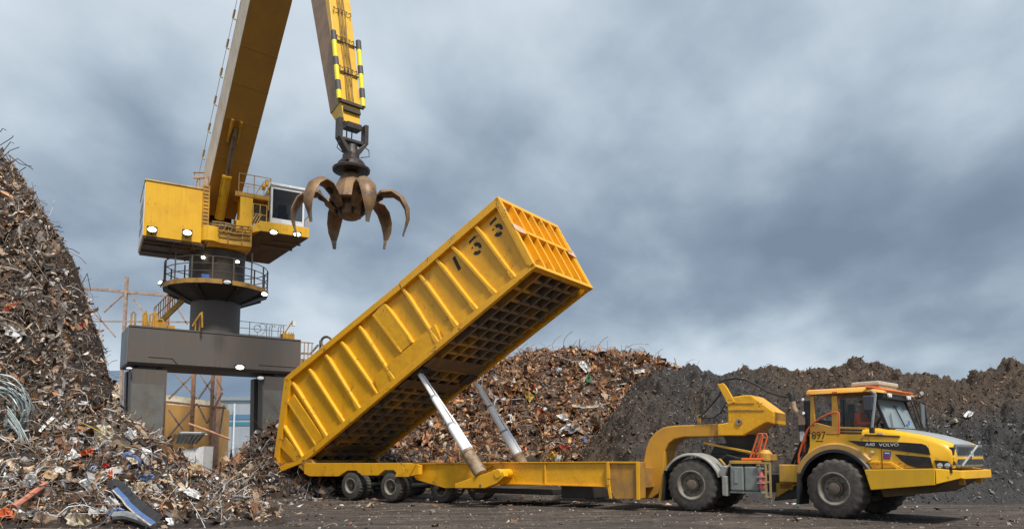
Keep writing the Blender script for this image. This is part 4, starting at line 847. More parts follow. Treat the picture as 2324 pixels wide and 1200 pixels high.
mb = MB(T); mb.hexa([(f1[1][0]+.003, 1.7, f1[1][1]-.02), (f1[1][0]+.015, 1.7, f1[1][1]-.02), (f1[1][0]+.015, 2.9, f1[1][1]-.02), (f1[1][0]+.003, 2.9, f1[1][1]-.02)], [(f1[2][0]-.08, 1.7, f1[2][1]), (f1[2][0]-.06, 1.7, f1[2][1]), (f1[2][0]-.06, 2.9, f1[2][1]), (f1[2][0]-.08, 2.9, f1[2][1])]); mb.build('worn_front_plate', YELD, hbx, TROOT)
mb = MB(T); c_ = T.S(1672, 985, 2.3); mb.hexa([(c_[0]-.1, 2.0, c_[1]-.62), (c_[0]+.35, 2.0, c_[1]-.62), (c_[0]+.35, 2.6, c_[1]-.62), (c_[0]-.1, 2.6, c_[1]-.62)], [(c_[0]-.3, 1.9, c_[1]-.03), (c_[0]+.5, 1.9, c_[1]-.03), (c_[0]+.5, 2.7, c_[1]-.03), (c_[0]-.3, 2.7, c_[1]-.03)]); mb.build('kingpin_turret', BLK, trl, TROOT)
hp = [(1632, 868), (1645, 862), (1668, 858), (1690, 861), (1716, 873), (1742, 889), (1770, 898), (1800, 902)]
mb = MB(); mb.tube([T.pt((lambda q: (q[0], 1.75, q[1]))(T.S(x, y, 1.75))) for x, y in hp], .035, 6)
mb.tube([T.pt((lambda q: (q[0], 1.8, q[1]))(T.S(x, y, 1.8))) for x, y in [(1586, 948), (1602, 932), (1618, 914), (1632, 898), (1640, 882), (1636, 872)]], .03, 6)
mb.tube([T.pt((lambda q: (q[0], 1.8, q[1]))(T.S(x, y, 1.8))) for x, y in [(1586, 943), (1600, 948), (1618, 948), (1634, 938), (1646, 918)]], .025, 6)
mb.build('brake_hose', HOSE, trl, TROOT)

# tipped body
th = R_(29.64); B0 = T.pt((-5.12, 0, 1.52)); BB = Fr(B0, T.ex*math.cos(th)+T.ez*math.sin(th), T.ey, -T.ex*math.sin(th)+T.ez*math.cos(th))
def topv(u): return float(np.interp(u, [.55, 3, 6, 8.2, 13.64], [3.96, 3.66, 3.5, 3.46, 3.24]))
side_out = [(-2.03, .52), (.55, topv(.55)), (8.21, topv(8.21)), (13.64, topv(13.64)), (13.66, .0), (0, 0)]
body = None
def side_wall(t0, sgn, name):
    def tt(a): return t0+sgn*a
    m = MB(BB); inner = [(-1.9, .6), (.5, 3.8), (8.2, 3.4), (13.5, 3.2), (13.5, .1), (0, .1)]
    pd = lambda v: .115+.05*v/3.4
    m._pr([(u, tt(pd(v)), v) for u, v in inner], [(u, tt(pd(v)+.03), v) for u, v in inner]); w = m.build(name, YEL, trl, TROOT)
    m = MB(BB)                                                     # rails
    for a, b in ((.55, 8.19), (8.23, 13.64)):
        d = .0 if a < 5 else .02
        m.hexa([(a, tt(-d), topv(a)-.27-d), (b, tt(-d), topv(b)-.27-d), (b, tt(.18), topv(b)-.27-d), (a, tt(.18), topv(a)-.27-d)], [(a, tt(-d), topv(a)+d), (b, tt(-d), topv(b)+d), (b, tt(.18), topv(b)+d), (a, tt(.18), topv(a)+d)])
    m.hexa([(-.06, tt(0), 0), (13.66, tt(0), 0), (13.66, tt(.18), 0), (-.06, tt(.18), 0)], [(-.5, tt(0), .27), (13.66, tt(0), .23), (13.66, tt(.18), .23), (-.5, tt(.18), .27)])
    m.hexa([(-2.05, tt(0), .52), (-.06, tt(0), 0), (-.06, tt(.18), 0), (-2.05, tt(.18), .52)], [(-1.86, tt(0), .74), (-.5, tt(0), .272), (-.5, tt(.18), .272), (-1.86, tt(.18), .74)])
    m.hexa([(-2.03, tt(0), .745), (-1.66, tt(0), .745), (-1.66, tt(.18), .745), (-2.03, tt(.18), .745)], [(.548, tt(0), 3.95), (.86, tt(0), 3.62), (.86, tt(.18), 3.62), (.548, tt(.18), 3.95)])
    m.hexa([(13.42, tt(-.025), .232), (13.665, tt(-.025), .232), (13.665, tt(.18), .232), (13.42, tt(.18), .232)], [(13.42, tt(-.025), 2.95), (13.64, tt(-.025), 2.95), (13.64, tt(.18), 2.95), (13.42, tt(.18), 2.95)])
    m.build('edge_rail', YELR, w, TROOT, bevel=.012)
    m = MB(BB)                                                     # plates along the foot, and the flush panels
    m.box(9.0, 13.4, tt(.09), tt(.19), .235, .62) if sgn > 0 else m.box(9.0, 13.4, tt(.19), tt(.09), .235, .62)
    for a0, a1, b0_, b1_ in ((6.42, 7.10, 6.98, 7.62), (.20, .72, .98, 1.50), (-1.18, -.62, -.55, -.06)):
        zt0 = topv(a0)-.28 if a0 > 1 else (2.9 if a0 > 0 else 1.5); zb0 = .98 if a0 > 5 else .30
        m.hexa([(b0_, tt(.02), zb0), (b1_, tt(.02), zb0), (b1_, tt(.19), zb0), (b0_, tt(.19), zb0)], [(a0, tt(.02), zt0), (a1, tt(.02), zt0+.08), (a1, tt(.19), zt0+.08), (a0, tt(.19), zt0)])
    m.box(5.2, 8.9, *sorted((tt(.03), tt(.19))), .235, .95)
    m.box(.9, 5.2, *sorted((tt(.08), tt(.19))), .26, .56)
    m.build('flush_plate', YEL, w, TROOT, bevel=.008)
    ribs = [(12.3, 12.73, 3.05), (11.04, 11.77, 3.08), (10.19, 10.79, 3.1), (9.2, 9.74, 3.15), (8.23, 8.68, 3.2), (7.12, 7.63, 3.2), (6.40, 6.97, 3.22), (5.5, 6.09, 3.26), (4.3, 5.07, 3.3), (3.24, 3.89, 3.36), (2.05, 2.84, 3.42), (.85, 1.67, 3.5), (.17, .96, 3.1), (-.60, -.05, 2.3)]
    for i, (a, b, vt) in enumerate(ribs):
        m = MB(BB); zb0 = .24 if i not in (5, 6) else .96; hw = .085; fl = .15 if i in (1, 2, 3, 4, 7, 9, 10, 11, 0) else .08
        hw, fl = .10, fl
        def rg(u, v, h, p): return [(u-h, tt(.18), v), (u-h*.55, tt(p), v), (u+h*.55, tt(p), v), (u+h, tt(.18), v)]
        um = b+(a-b)*.16; vm = zb0+(vt-zb0)*.16
        m.loft([rg(b, zb0, fl, .0), rg(b+(um-b)*.5, zb0+(vm-zb0)*.5, fl, .0), rg(um, vm, hw, .015), rg(a, vt, hw, .015)])
        rmap = m.build('rib', YELR, w, TROOT, bevel=.01)
    return w
w1 = side_wall(0., 1, 'side_wall'); w2 = side_wall(WB, -1, 'side_wall')
# dents and rub marks are in the paint; stencilled number 1 5 5, one figure per bay
def glyph(polys, uc, vc, par):
    m = MB(BB)
    for p in polys: q = [(uc+x*.88, vc+y*.88) for x, y in p]; m._pr([(a, .115+.05*b/3.4-.008, b) for a, b in q], [(a, .115+.05*b/3.4+.004, b) for a, b in q])
    return m.build('stencil_figure', INK, par, TROOT)
def arc_band(cx, cy, r0, r1, a0, a1, n=10, sy=1.):
    A = [(cx+r1*math.cos(q), cy+r1*math.sin(q)*sy) for q in np.linspace(R_(a0), R_(a1), n)]; Bq = [(cx+r0*math.cos(q), cy+r0*math.sin(q)*sy) for q in np.linspace(R_(a1), R_(a0), n)]; return A+Bq
five = [[(-.21, .33), (.21, .36), (.21, .47), (-.17, .44)], [(-.20, .05), (-.12, .05), (-.12, .12), (-.20, .12)], arc_band(.02, -.08, .10, .26, -35, 100), arc_band(.02, -.12, .10, .26, -170, -60)]
glyph(five, 12.98, 2.36, w1); glyph(five, 11.88, 2.38, w1); glyph([[(-.085, -.36), (.085, -.36), (.085, .34), (-.085, .34)]], 10.86, 2.42, w1)
# headboard
mb = MB(BB); mb.box(13.38, 13.44, .25, WB-.25, .1, 3.18); hbd = mb.build('headboard', YEL, trl, TROOT)
mb = MB(BB); mb.box(13.5, 13.70, .0, WB, -.02, .14); mb.box(13.5, 13.68, -.02, WB+.02, topv(13.6)-.16, topv(13.6)+.02)
mb.box(13.48, 13.68, -.03, .12, .143, topv(13.6)-.163); mb.box(13.48, 13.68, WB-.12, WB+.03, .143, topv(13.6)-.163); mb.build('frame', YELR, hbd, TROOT, bevel=.012)
mb = MB(BB); mb.box(13.443, 13.71, .123, WB-.123, 1.70, 1.85); mb.build('cross_rail', YELR, hbd, TROOT, bevel=.012)
for k in range(1, 6):
    t_ = .12+(WB-.24)*k/6
    for z0, z1 in ((.145, 1.697), (1.853, topv(13.6)-.165)):
        m = MB(BB); m.box(13.443, 13.69, t_-.05, t_+.05, z0, z1); m.build('stiffener', YELR, hbd, TROOT)
mb = MB(BB); mb.hexa([(13.69, -.04, 1.72), (13.72, .1, 1.6), (13.72, .6, 1.62), (13.7, .62, 1.72)], [(13.69, -.04, 1.95), (13.74, .1, 1.9), (13.72, .55, 1.88), (13.7, .6, 1.85)]); mb.hexa([(13.69, WB-.5, 1.6), (13.71, WB-.5, 1.6), (13.71, WB+.02, 1.5), (13.69, WB+.02, 1.5)], [(13.69, WB-.45, 1.85), (13.71, WB-.45, 1.85), (13.71, WB+.02, 1.86), (13.69, WB+.02, 1.86)]); mb.build('pale_scuffed_plate', M('scuffed_pink_primer', (.62, .42, .33), (.6, .4, .1), .6, scale=4.), hbd, TROOT)
# floor and its grid of bearers
mb = MB(BB); mb.box(-.1, 13.5, .23, WB-.23, .42, .47); mb.hexa([(-2.0, .23, .56), (-.1, .23, .42), (-.1, WB-.23, .42), (-2.0, WB-.23, .56)], [(-2.0, .23, .61), (-.1, .23, .47), (-.1, WB-.23, .47), (-2.0, WB-.23, .61)])
flo = mb.build('floor', M('shade_black_floor', (.010, .007, .005), (.018, .011, .006), .8, scale=1.), trl, TROOT)  # near-black colour puts the shade between the bearers into the floor
GRID = M('grimy_floor_bearers', (.20, .155, .11), (.50, .27, .05), .65, scale=.55, lo=.48, hi=.62, streak=(.12, .095, .075), sk=.5)
for i_, u_ in enumerate(np.arange(.5, 13.4, .57)):
    t_a = .26 if i_ % 2 else .72; m = MB(BB); m.box(u_-.02, u_+.02, t_a, WB-.26, .055, .415); m.box(u_-.065, u_+.065, t_a, WB-.26, .03, .053); m.build('cross_bearer', GRID, flo, TROOT)
for t_ in np.linspace(.7, WB-.7, 5):
    m = MB(BB); m.box(.0, 13.45, t_-.025, t_+.025, .02, .41); m.box(.0, 13.45, t_-.05, t_+.05, .0, .018); m.build('long_bearer', GRID, flo, TROOT)
m = MB(BB)
for u0, u1 in ((7.45, 8.1), (5.95, 6.5), (1.0, 1.45)): m.box(u0, u1, .3, WB-.3, .0, .027)
m.build('cover_plate', YELU, flo, TROOT)
m = MB(BB)
for t_ in (.55, WB-.55): m.box(6.75, 7.35, t_-.3, t_+.3, -.06, .028)
m.build('ram_mount', DKS, flo, TROOT)
m = MB(T); m.tube([(-5.15, .0, 1.5), (-5.15, WB, 1.5)], .12, 12); 
for t_ in (.0, WB-.3): m.prism([(-5.5, 1.3), (-5.2, 1.7), (-4.7, 1.62), (-4.4, 1.3), (-4.8, .95)], t_+.02, t_+.26)
m.build('tipping_hinge', YELD, trl, TROOT)
m = MB(BB); m.box(-2.02, -1.97, -.012, -.002, .75, .95); m.build('red_marker', RED, w1, TROOT)
# hoist rams
def ram(top, bot):
    top, bot = np.array(T.pt(top)), np.array(T.pt(bot)); d = bot-top
    m = MB(); m.tube([top+d*.80, bot], .235, 16); m.tube([top+d*.795, top+d*.815], .26, 16); r_ = m.build('hoist_ram', RUST, trl, TROOT, smooth=35)
    for a, b_, rad in ((.0, .27, .085), (.26, .55, .125), (.54, .80, .165)):
        m = MB(); m.tube([top+d*a, top+d*b_], rad, 16); m.build('chrome_stage', CHR, r_, TROOT, smooth=35)
    for a, rad in ((.27, .145), (.55, .185)):
        m = MB(); m.tube([top+d*(a-.012), top+d*(a+.004)], rad, 16); m.build('gland_collar', GREYP, r_, TROOT, smooth=35)
    q = np.array([0, 0, 1.]); o_ = T.ey*.17+T.ex*.13
    m = MB(); m.tube([top+o_*.6, top+d*.5+o_*1.1], .028, 8); m.tube([top+d*.45+o_*1.1, top+d*.79+o_*1.2], .04, 8); m.build('guide_rod', CHR, r_, TROOT, smooth=35)
a_ = BB.pt((6.98, .5, -.02)); ra = T.S(950, 845, .5)
ram((ra[0], .5, ra[1]), T.S(1092, 1076, -.2)[:1]+(-.2,)+T.S(1092, 1076, -.2)[1:])
ra = T.S(1080, 870, WB-.55); rb = T.S(1192, 1048, WB+.1)
ram((ra[0], WB-.55, ra[1]), (rb[0]+.12, WB+.1, rb[1]-.45))
m = MB(T); pts = [T.S(*q, .3) for q in ((1096, 1050), (1103, 1062), (1098, 1072), (1108, 1064), (1120, 1056), (1133, 1068), (1141, 1062), (1138, 1074))]
m.tube([(a, .3, b) for a, b in pts[:4]], .025, 5); m.tube([(a, .3, b) for a, b in pts[3:]], .02, 5); m.build('ram_hose', M('red_brown_hose', (.16, .05, .03), None, .6), trl, TROOT)

# ------------------------------------------------------------------ articulated hauler
TW = 2.94                                       # width over the tyres
FU, RU = Fr.yaw(FT, 48), Fr.yaw(RT, 36)         # front unit and rear unit, steered against each other
HROOT = FU.pt((-2., 1.47, 0)); HROOT[2] = 0
hau = thing('articulated_hauler', HROOT, 'yellow articulated hauler numbered 897 towing the tipping trailer', 'truck')
def hb(name, mb, mat, par=None, **k): return mb.build(name, mat, par or hau, HROOT, **k)
ww = wheel_proto(.825, .62, .43, 22, .16, .21, .16)
for i, (fr, t_, fl) in enumerate(((FU, .31, 0), (FU, TW-.12, 1), (RU, .31, 0), (RU, TW-.31, 1))):
    put_wheel(ww, hau, HROOT, fr.pt((0, t_, .805)), 48 if fr is FU else 36, bool(fl), i == 0)
# rear unit: frame, fenders, tank
mb = MB(RU); mb.box(-1.3, 2.6, .95, 2.0, .62, 1.15); mb.tube([(0, .35, .81), (0, TW-.35, .81)], .24, 12); mb.box(-.4, .4, 1.0, 1.95, .5, 1.25); hb('rear_frame', mb, DKS, bevel=.02)
def fender(fr, r, a0, a1, t0, t1, th, mat, name, z0=.81, extra=None):
    A = [(r*math.cos(R_(a)), z0+r*math.sin(R_(a))) for a in np.linspace(a0, a1, 22)]; Bq = [((r-th)*math.cos(R_(a)), z0+(r-th)*math.sin(R_(a))) for a in np.linspace(a1, a0, 22)]
    m = MB(fr); k = len(A)
    for i in range(k-1):
        p = [A[i], A[i+1], Bq[k-2-i], Bq[k-1-i]]; m.prism(p, t0, t1)
    return m
def arch(fr, r0, r1, a0, a1, t0, t1, name, mat, z0=.81, lip=0, par=None, smooth=30):
    qs = np.linspace(R_(a0), R_(a1), 24); m = MB(fr)
    prof = [(r1, t0), (r1, t1), (r0, t1), (r0, t0)]
    if lip: prof = [(r1-lip, t0), (r1, t0+lip*1.2), (r1, t1), (r0, t1), (r0, t0+.02), (r0-.03, t0)]
    m.loft([[(r*math.cos(q), t, z0+r*math.sin(q)) for r, t in prof] for q in qs]); return hb(name, m, mat, par, smooth=smooth)
for t0, t1 in ((-.03, .68), (TW-.68, TW+.03)):
    f_ = arch(RU, .93, .985, 16, 152, t0, t1, 'rear_fender', FENDG, lip=.05)
    m = MB(RU); s_ = .985; 
    if t0 < 1:
        m.prism([(.86, 1.16), (1.02, 1.02), (1.16, 1.38), (1.0, 1.42)], -.02, .6); m.prism([(.98, .52), (1.12, .5), (1.12, 1.1), (.98, 1.1)], -.02, .3); hb('fender_bracket', m, FENDG, f_, bevel=.02)
    m = MB(RU); m.hexa([(-.98, t0+.02, .30), (-.94, t0+.02, .30), (-.94, t1, .30), (-.98, t1, .30)], [(-.90, t0+.02, 1.25), (-.86, t0+.02, 1.25), (-.86, t1, 1.25), (-.90, t1, 1.25)]); hb('mud_flap', m, BLK, f_)
m = MB(RU); m.hexa([(-1.13, .05, .30), (-1.03, .05, .30), (-1.03, .5, .30), (-1.13, .5, .30)], [(-.98, .05, 1.15), (-.93, .05, 1.15), (-.93, .5, 1.15), (-.98, .5, 1.15)]); hb('dusty_flap_bracket', m, YELTD)
m = MB(RU); m.box(1.2, 1.62, .06, .75, .66, 1.40); m.box(1.63, 2.06, .06, .75, .66, 1.40); tk = hb('fuel_tank', m, TANKG, bevel=.05)
m = MB(RU); m.box(1.18, 2.08, .1, .7, .60, .655); m.box(1.35, 1.45, .045, .056, .9, 1.3); hb('tank_cradle', m, GREYP, tk)
m = MB(RU); m.lathe([(0, .03), (.03, .06), (.05, .06), (.06, .02)], (1.86, .3, 1.4), (0, 0, 1), 14); hb('filler_cap', m, BLK, tk)
m = MB(RU); m.box(1.2, 2.1, .05, .6, 1.47, 1.56); m.bar((1.2, .1, 1.405), (1.2, .1, 1.47), .08); m.bar((2.05, .1, 1.405), (2.05, .1, 1.47), .08); m.prism([(.8, 1.62), (.86, 1.62), (1.02, 1.43), (.96, 1.43)], .2, .3); hb('deck_plate', m, YELTD, bevel=.01)
m = MB(RU); m.lathe([(0, .03), (.02, .085), (.40, .085), (.45, .05), (.52, .03)], (2.17, -.02, .74), (0, 0, 1), 16); ex_ = hb('fire_extinguisher', m, RED, smooth=40)
m = MB(RU); m.box(2.06, 2.28, -.12, .06, .9, .93); m.box(2.06, 2.28, -.12, .06, 1.08, 1.11); m.tube([(2.17, -.02, 1.25), (2.17, -.02, 1.33), (2.24, -.06, 1.34)], .025, 6); hb('extinguisher_clamp', m, GREYP, ex_)
m = MB(RU)
for s_ in (2.3, 2.42): m.bar((s_, .0, .5), (s_, .0, 1.50), .05)
for z_ in (.52, .95, 1.25, 1.5): m.bar((2.05 if z_ in (.95, 1.5) else 2.3, .0, z_), (2.42, .0, z_), .045)
hb('access_frame', m, M('ladder_dusty_yellow', (.42, .29, .11), (.26, .19, .11), .6, scale=3.))
m = MB(RU); m.box(2.5, 3.35, .55, 2.3, .93, 1.45); m.box(2.4, 2.8, .9, 2.0, .7, 1.3); m.prism([(2.3, .45), (3.0, .9), (2.3, .9)], .9, 1.9); hb('articulation_block', m, YELTD, bevel=.03)
m = MB(RU); m.prism([(2.2, .35), (3.3, .5), (3.6, .95), (2.4, .95)], 1.0, 1.9); hb('drop_box', m, BLK, bevel=.03)
m = MB(RU); m.lathe([(0, .2), (.22, .2), (.32, .1), (.33, .02)], (2.15, .5, 1.56), (0, 0, 1), 16); m.box(1.95, 2.4, .4, .9, 1.57, 1.75); m.bar((.05, 1.0, 2.12), (2.1, .6, 1.72), .10, .07); hb('yellow_strut', m, YELTD, bevel=.01)
m = MB(RU); m.box(-.2, 1.3, 1.0, 2.0, 1.2, 1.75); m.tube([(.6, .7, 1.5), (.95, .6, 1.72), (1.3, .55, 1.62), (1.6, .5, 1.62)], .05, 6); m.prism([(.2, 1.75), (1.0, 1.75), (.8, 2.1), (.4, 2.1)], 1.1, 1.9); hb('fifth_wheel', m, BLK, bevel=.02)
m = MB(RU)
for d in (0, .16):
    m.tube([(1.72+d*.2, .35+d, 1.58), (1.95+d*.5, .4+d, 2.25), (2.0+d*.5, .4+d, 2.36), (2.09+d*.5, .4+d, 2.36), (2.12+d*.5, .4+d, 2.27), (1.95+d*.3, .36+d, 1.6)], .028, 8)
m.tube([(1.5, .3, 1.6), (2.15, .3, 1.6)], .04, 8); hb('orange_step_rail', m, ORG, smooth=40)
# engine bay clutter behind the cab
m = MB(FU); m.box(-1.35, -.75, .95, 2.2, 1.3, 2.55); m.box(-1.2, -.72, .6, .95, 1.5, 2.3); m.box(-1.0, -.72, .45, .62, 2.35, 3.3); rc = hb('rear_bulkhead', m, BLK, bevel=.03)
m = MB(FU)
for k in range(9):
    a0 = (-1.9+.12*k, 1.1+.12*(k % 3), 1.1+.05*k); m.tube([a0, (-1.6+.1*k, .9+.1*(k % 4), 1.55+.1*math.sin(k)), (-1.25+.05*k, .75+.1*(k % 3), 2.1-.12*(k % 5)), (-.9, .7+.05*k, 2.2-.1*(k % 4))], .045, 6)
hb('hydraulic_hose', m, HOSE)
m = MB(FU); m.box(-1.12, -.98, .40, .56, 2.12, 2.42); hb('white_junction_box', m, WHT, rc, bevel=.01)
m = MB(FU); m.box(-1.14, -.95, .38, .6, 2.45, 2.8); m.tube([(-1.05, .5, 2.75), (-1.2, .5, 2.9), (-1.32, .5, 3.1), (-1.36, .5, 3.35)], [.075, .075, .08, .085], 12); ep = hb('exhaust_stack', m, M('tan_exhaust_pipe', (.36, .24, .17), (.22, .14, .1), .6, scale=4.), smooth=40)
m = MB(FU); m.tube([(-1.36, .5, 3.30), (-1.37, .5, 3.45), (-1.42, .5, 3.56)], .095, 12); m.box(-1.14, -.94, .375, .605, 2.42, 2.60); hb('exhaust_tip', m, BLK, ep, smooth=40)
for z_ in (3.33, 2.93): m = MB(FU); m.lathe([(0, .03), (.05, .045), (.052, .001)], (-.95, .4, z_), (-.6, -.8, 0), 10); hb('work_lamp', m, LAMPF, rc)
# fender and side panel of the front unit
arch(FU, 1.02, 1.10, 6, 166, .10, .95, 'arch_liner', BLK, lip=.04)
arch(FU, 1.02, 1.10, 6, 166, TW-.95, TW-.10, 'arch_liner', BLK)
m = MB(FU); m.hexa([(-1.12, .06, .33), (-1.06, .06, .33), (-1.06, .70, .33), (-1.12, .70, .33)], [(-1.07, .06, 1.2), (-.98, .06, 1.2), (-.98, .70, 1.2), (-1.07, .70, 1.2)]); hb('mud_flap', m, BLK)
PT = .22
arcp = [(1.105*math.cos(R_(a)), .81+1.105*math.sin(R_(a))) for a in np.linspace(160, 22, 22)]
top_ = FU.SS([(1985, 971), (1925, 985), (1906, 985), (1838, 985), (1838, 1012), (1832, 1030)], PT)
fenp = arcp+[(1.06, 1.30)]+FU.SS([(1962, 1020), (1962, 985)], PT)+top_[1:]
m = MB(FU); m.prism(fenp, PT, PT+.45); fen = hb('front_fender', m, YELT, bevel=.03)
arch(FU, 1.10, 1.25, 40, 158, .13, .66, 'fender_flare', M('tan_dusty_flare', (.55, .30, .075), (.4, .24, .1), .6, scale=3.), lip=.04, par=fen)
o = fen.copy(); COL.objects.link(o); o.location = FU.ey*(TW-2*PT-.45)
# bonnet
nose = 2.88
hs = FU.SS([(1960, 972), (1990, 970), (2040, 978), (2090, 987), (2130, 998), (2150, 1006), (2163, 1018), (2167, 1040), (2168, 1062)], .3)
hoodp = [(.72, 1.36), (.72, hs[0][1])]+hs[1:-1]+[(nose, 1.40)]
def hood_ring(t, ins, dz): return [(s-(ins*.8 if s > 2.4 else 0), t, z-(dz if z > 1.6 else 0)) for s, z in hoodp]
m = MB(FU); m.loft([hood_ring(PT+.02, .10, .10), hood_ring(PT+.09, .03, .035), hood_ring(PT+.22, 0, 0), hood_ring(TW-PT-.22, 0, 0), hood_ring(TW-PT-.09, .03, .035), hood_ring(TW-PT-.02, .10, .10)])
hood = hb('bonnet', m, YELT, smooth=50)
tp = hoodp[2:-1]
m = MB(FU); m.loft([[(s, .78, z+.004), (s, .82, z+.035), (s, TW-.82, z+.035), (s, TW-.78, z+.004)] for s, z in tp[:6]], True, True); hb('grey_bonnet_top', m, GREYP, hood, smooth=40)
def sidep(pts, t, d, name, mat, par, bev=0): m = MB(FU); m.prism(FU.SS(pts, t), t-d, t+.05); return hb(name, m, mat, par, bevel=bev)
HT = PT+.008
BLKV = M('dark_vent_mesh', (.012, .011, .011), (.035, .025, .025), .45, scale=6.)
vp = sidep([(1924, 999), (1985, 1001.5), (2050, 1003), (2092, 1006), (2101, 1009.5), (2107, 1016), (2111, 1031), (2049, 1023), (1990, 1015.5), (1950, 1011)], PT-.004, .012, 'upper_vent', BLK, hood)
sidep([(2060, 1006), (2088, 1007), (2099, 1011), (2104, 1017), (2108, 1029), (2050, 1021.5), (2052, 1014)], PT-.02, .006, 'vent_mesh', BLKV, vp)
vq = sidep([(2031, 1030), (2111, 1037), (2117, 1061), (2080, 1061), (2060, 1054.5), (2045, 1044)], PT-.004, .012, 'lower_vent', BLK, hood)
sidep([(2046, 1033), (2108, 1038.5), (2113, 1059), (2080, 1058), (2062, 1052), (2052, 1043)], PT-.02, .006, 'vent_mesh', BLKV, vq)
hl = sidep([(2121, 1043), (2151, 1045.5), (2158, 1053), (2161, 1063.5), (2126, 1062)], PT+.01, .02, 'headlight', BLK, hood)
for c in (2133, 2150):
    P = FU.S(c, 1056, PT-.02); m = MB(FU); m.lathe([(0, .07), (.03, .06), (.04, .001)], (P[0], PT-.012, P[1]), (0, -1, 0), 14); hb('lamp_lens', m, M('headlamp_lens', (.6, .62, .62), None, .15, .6) if 'headlamp_lens' not in bpy.data.materials else bpy.data.materials['headlamp_lens'], hl, smooth=40)
m = MB(FU)
sa, sb = FU.S(1999, 1003, PT), FU.S(2002, 1063, PT)
m.prism([(sa[0]-.006, sa[1]), (sa[0]+.006, sa[1]), (sb[0]+.006, sb[1]), (sb[0]-.006, sb[1])], PT-.002, PT+.03)
p_ = FU.SS([(1962, 984), (2040, 988), (2043, 990), (2040, 991.5), (1962, 988)], PT); m.prism(p_, PT-.003, PT+.03)
p_ = FU.SS([(1874, 984), (1906, 984), (1906, 986), (1874, 986)], PT); m.prism(p_, PT-.003, PT+.03); hb('panel_gap', m, M('panel_gap_brown', (.14, .075, .02), None, .8), hood)  # dark brown strips mark the joints between panels
m = MB(FU)
p_ = FU.SS([(1962, 1046), (1998, 1046), (1998, 1051), (1962, 1051)], PT); m.prism(p_, PT-.03, PT+.03)
p_ = FU.SS([(2003, 1046), (2024, 1048), (2052, 1064), (2036, 1064), (2018, 1052), (2003, 1051)], PT); m.prism(p_, PT-.03, PT+.03); hb('pressed_ridge', m, YELT, hood, bevel=.012)
s1_, s2_ = FU.S(1975, 1008, PT), FU.S(2016, 1009.5, PT)
text('model_lettering', 'A40', FU, (s1_[0], PT-.018, s1_[1]-.005), .125, INKW, vp, HROOT, sx=1.2)
text('maker_lettering', 'VOLVO', FU, (s2_[0]+.02, PT-.018, s2_[1]+.005), .115, INKW, vp, HROOT, sx=1.3)
sk = sidep([(2005, 1023), (2021, 1024), (2020, 1042), (2004, 1041)], PT-.001, .004, 'sticker', STKB, hood)
sidep([(2007, 1033), (2017.5, 1033.5), (2017, 1040), (2006.5, 1039.5)], PT-.006, .002, 'sticker_emblem', STKR, sk)
sidep([(2008, 1026), (2019, 1026.5), (2019, 1029), (2008, 1028.5)], PT-.006, .002, 'sticker_writing', INKW, sk)
P = FU.S(1979, 1026, PT); m = MB(FU); m.lathe([(0, .05), (.05, .045), (.055, .02), (.056, .001)], (P[0], PT+.01, P[1]), (0, -1, 0), 12); hb('bonnet_latch', m, M('pale_latch', (.55, .5, .35), None, .4), hood)
sidep([(1991, 981), (2004, 981.5), (2004, 985.5), (1991, 985)], PT-.002, .006, 'white_label', WHT, hood)
# nose: grille, slash bar, lamps
m = MB(FU); m.box(nose-.02, nose+.05, .48, TW-.40, 1.41, 2.0); gr_ = hb('grille', m, M('grille_grey', (.17, .185, .18), (.12, .13, .13), .5, scale=4.), hood, bevel=.03)
m = MB(FU); m.box(nose+.053, nose+.065, .55, TW-.47, 1.74, 1.93); m.box(nose+.053, nose+.065, .55, TW-.47, 1.50, 1.62); hb('grille_opening', m, M('grille_dark_mesh', (.03, .033, .033), (.07, .075, .075), .5, scale=9.), gr_)
m = MB(FU); m.bar((nose+.085, .72, 1.45), (nose+.085, TW-.95, 1.97), .035, .03); m.lathe([(0, .09), (.02, .09), (.021, .05), (0, .05)], (nose+.085, 1.50, 1.74), (1, 0, 0), 18); hb('slash_emblem', m, M('silver_bar', (.72, .74, .75), None, .3, .5), gr_)
for t0, t1 in ((.30, .47), (TW-.47, TW-.30)):
    for z0, z1 in ((1.72, 1.92), (1.48, 1.66)): m = MB(FU); m.box(nose-.1, nose+.03, t0, t1, z0, z1); hb('corner_lamp', m, BLK, gr_, bevel=.01)
# bumper: side skirt, angled corner, front bar
m = MB(FU); sk_ = FU.SS([(1961, 1065), (2121, 1062.5), (2122, 1100), (1976, 1111)], 0.0)
m.prism(sk_, .0, .16); bum = hb('bumper', m, YELT, bevel=.015)
xs_ = sk_[1][0]; zt_, zb_ = sk_[1][1], sk_[2][1]; zf = 1.34
def bq(x, t, z0, z1): return [(x, t, z0), (x-.16, t+.05, z0), (x-.16, t+.05, z1), (x, t, z1)]
m = MB(FU); m.loft([[(xs_+.012, .0, zb_+.02), (xs_+.012, .16, zb_+.02), (xs_+.012, .16, zt_), (xs_+.012, .0, zt_)], [(3.05, .30, 1.15), (2.93, .40, 1.15), (2.93, .40, zf), (3.05, .30, zf)], [(3.10, .42, 1.13), (2.95, .42, 1.13), (2.95, .42, zf), (3.10, .42, zf)], [(3.10, TW-.42, 1.13), (2.95, TW-.42, 1.13), (2.95, TW-.42, zf), (3.10, TW-.42, zf)], [(3.05, TW-.30, 1.15), (2.93, TW-.40, 1.15), (2.93, TW-.40, zf), (3.05, TW-.30, zf)], [(xs_, TW, zb_), (xs_, TW-.16, zb_), (xs_, TW-.16, zt_), (xs_, TW, zt_)]])
hb('front_bar', m, YELT, bum, bevel=.015)
m = MB(FU); m.prism([(s, z) for s, z in sk_], TW-.16, TW); hb('far_skirt', m, YELT, bum)
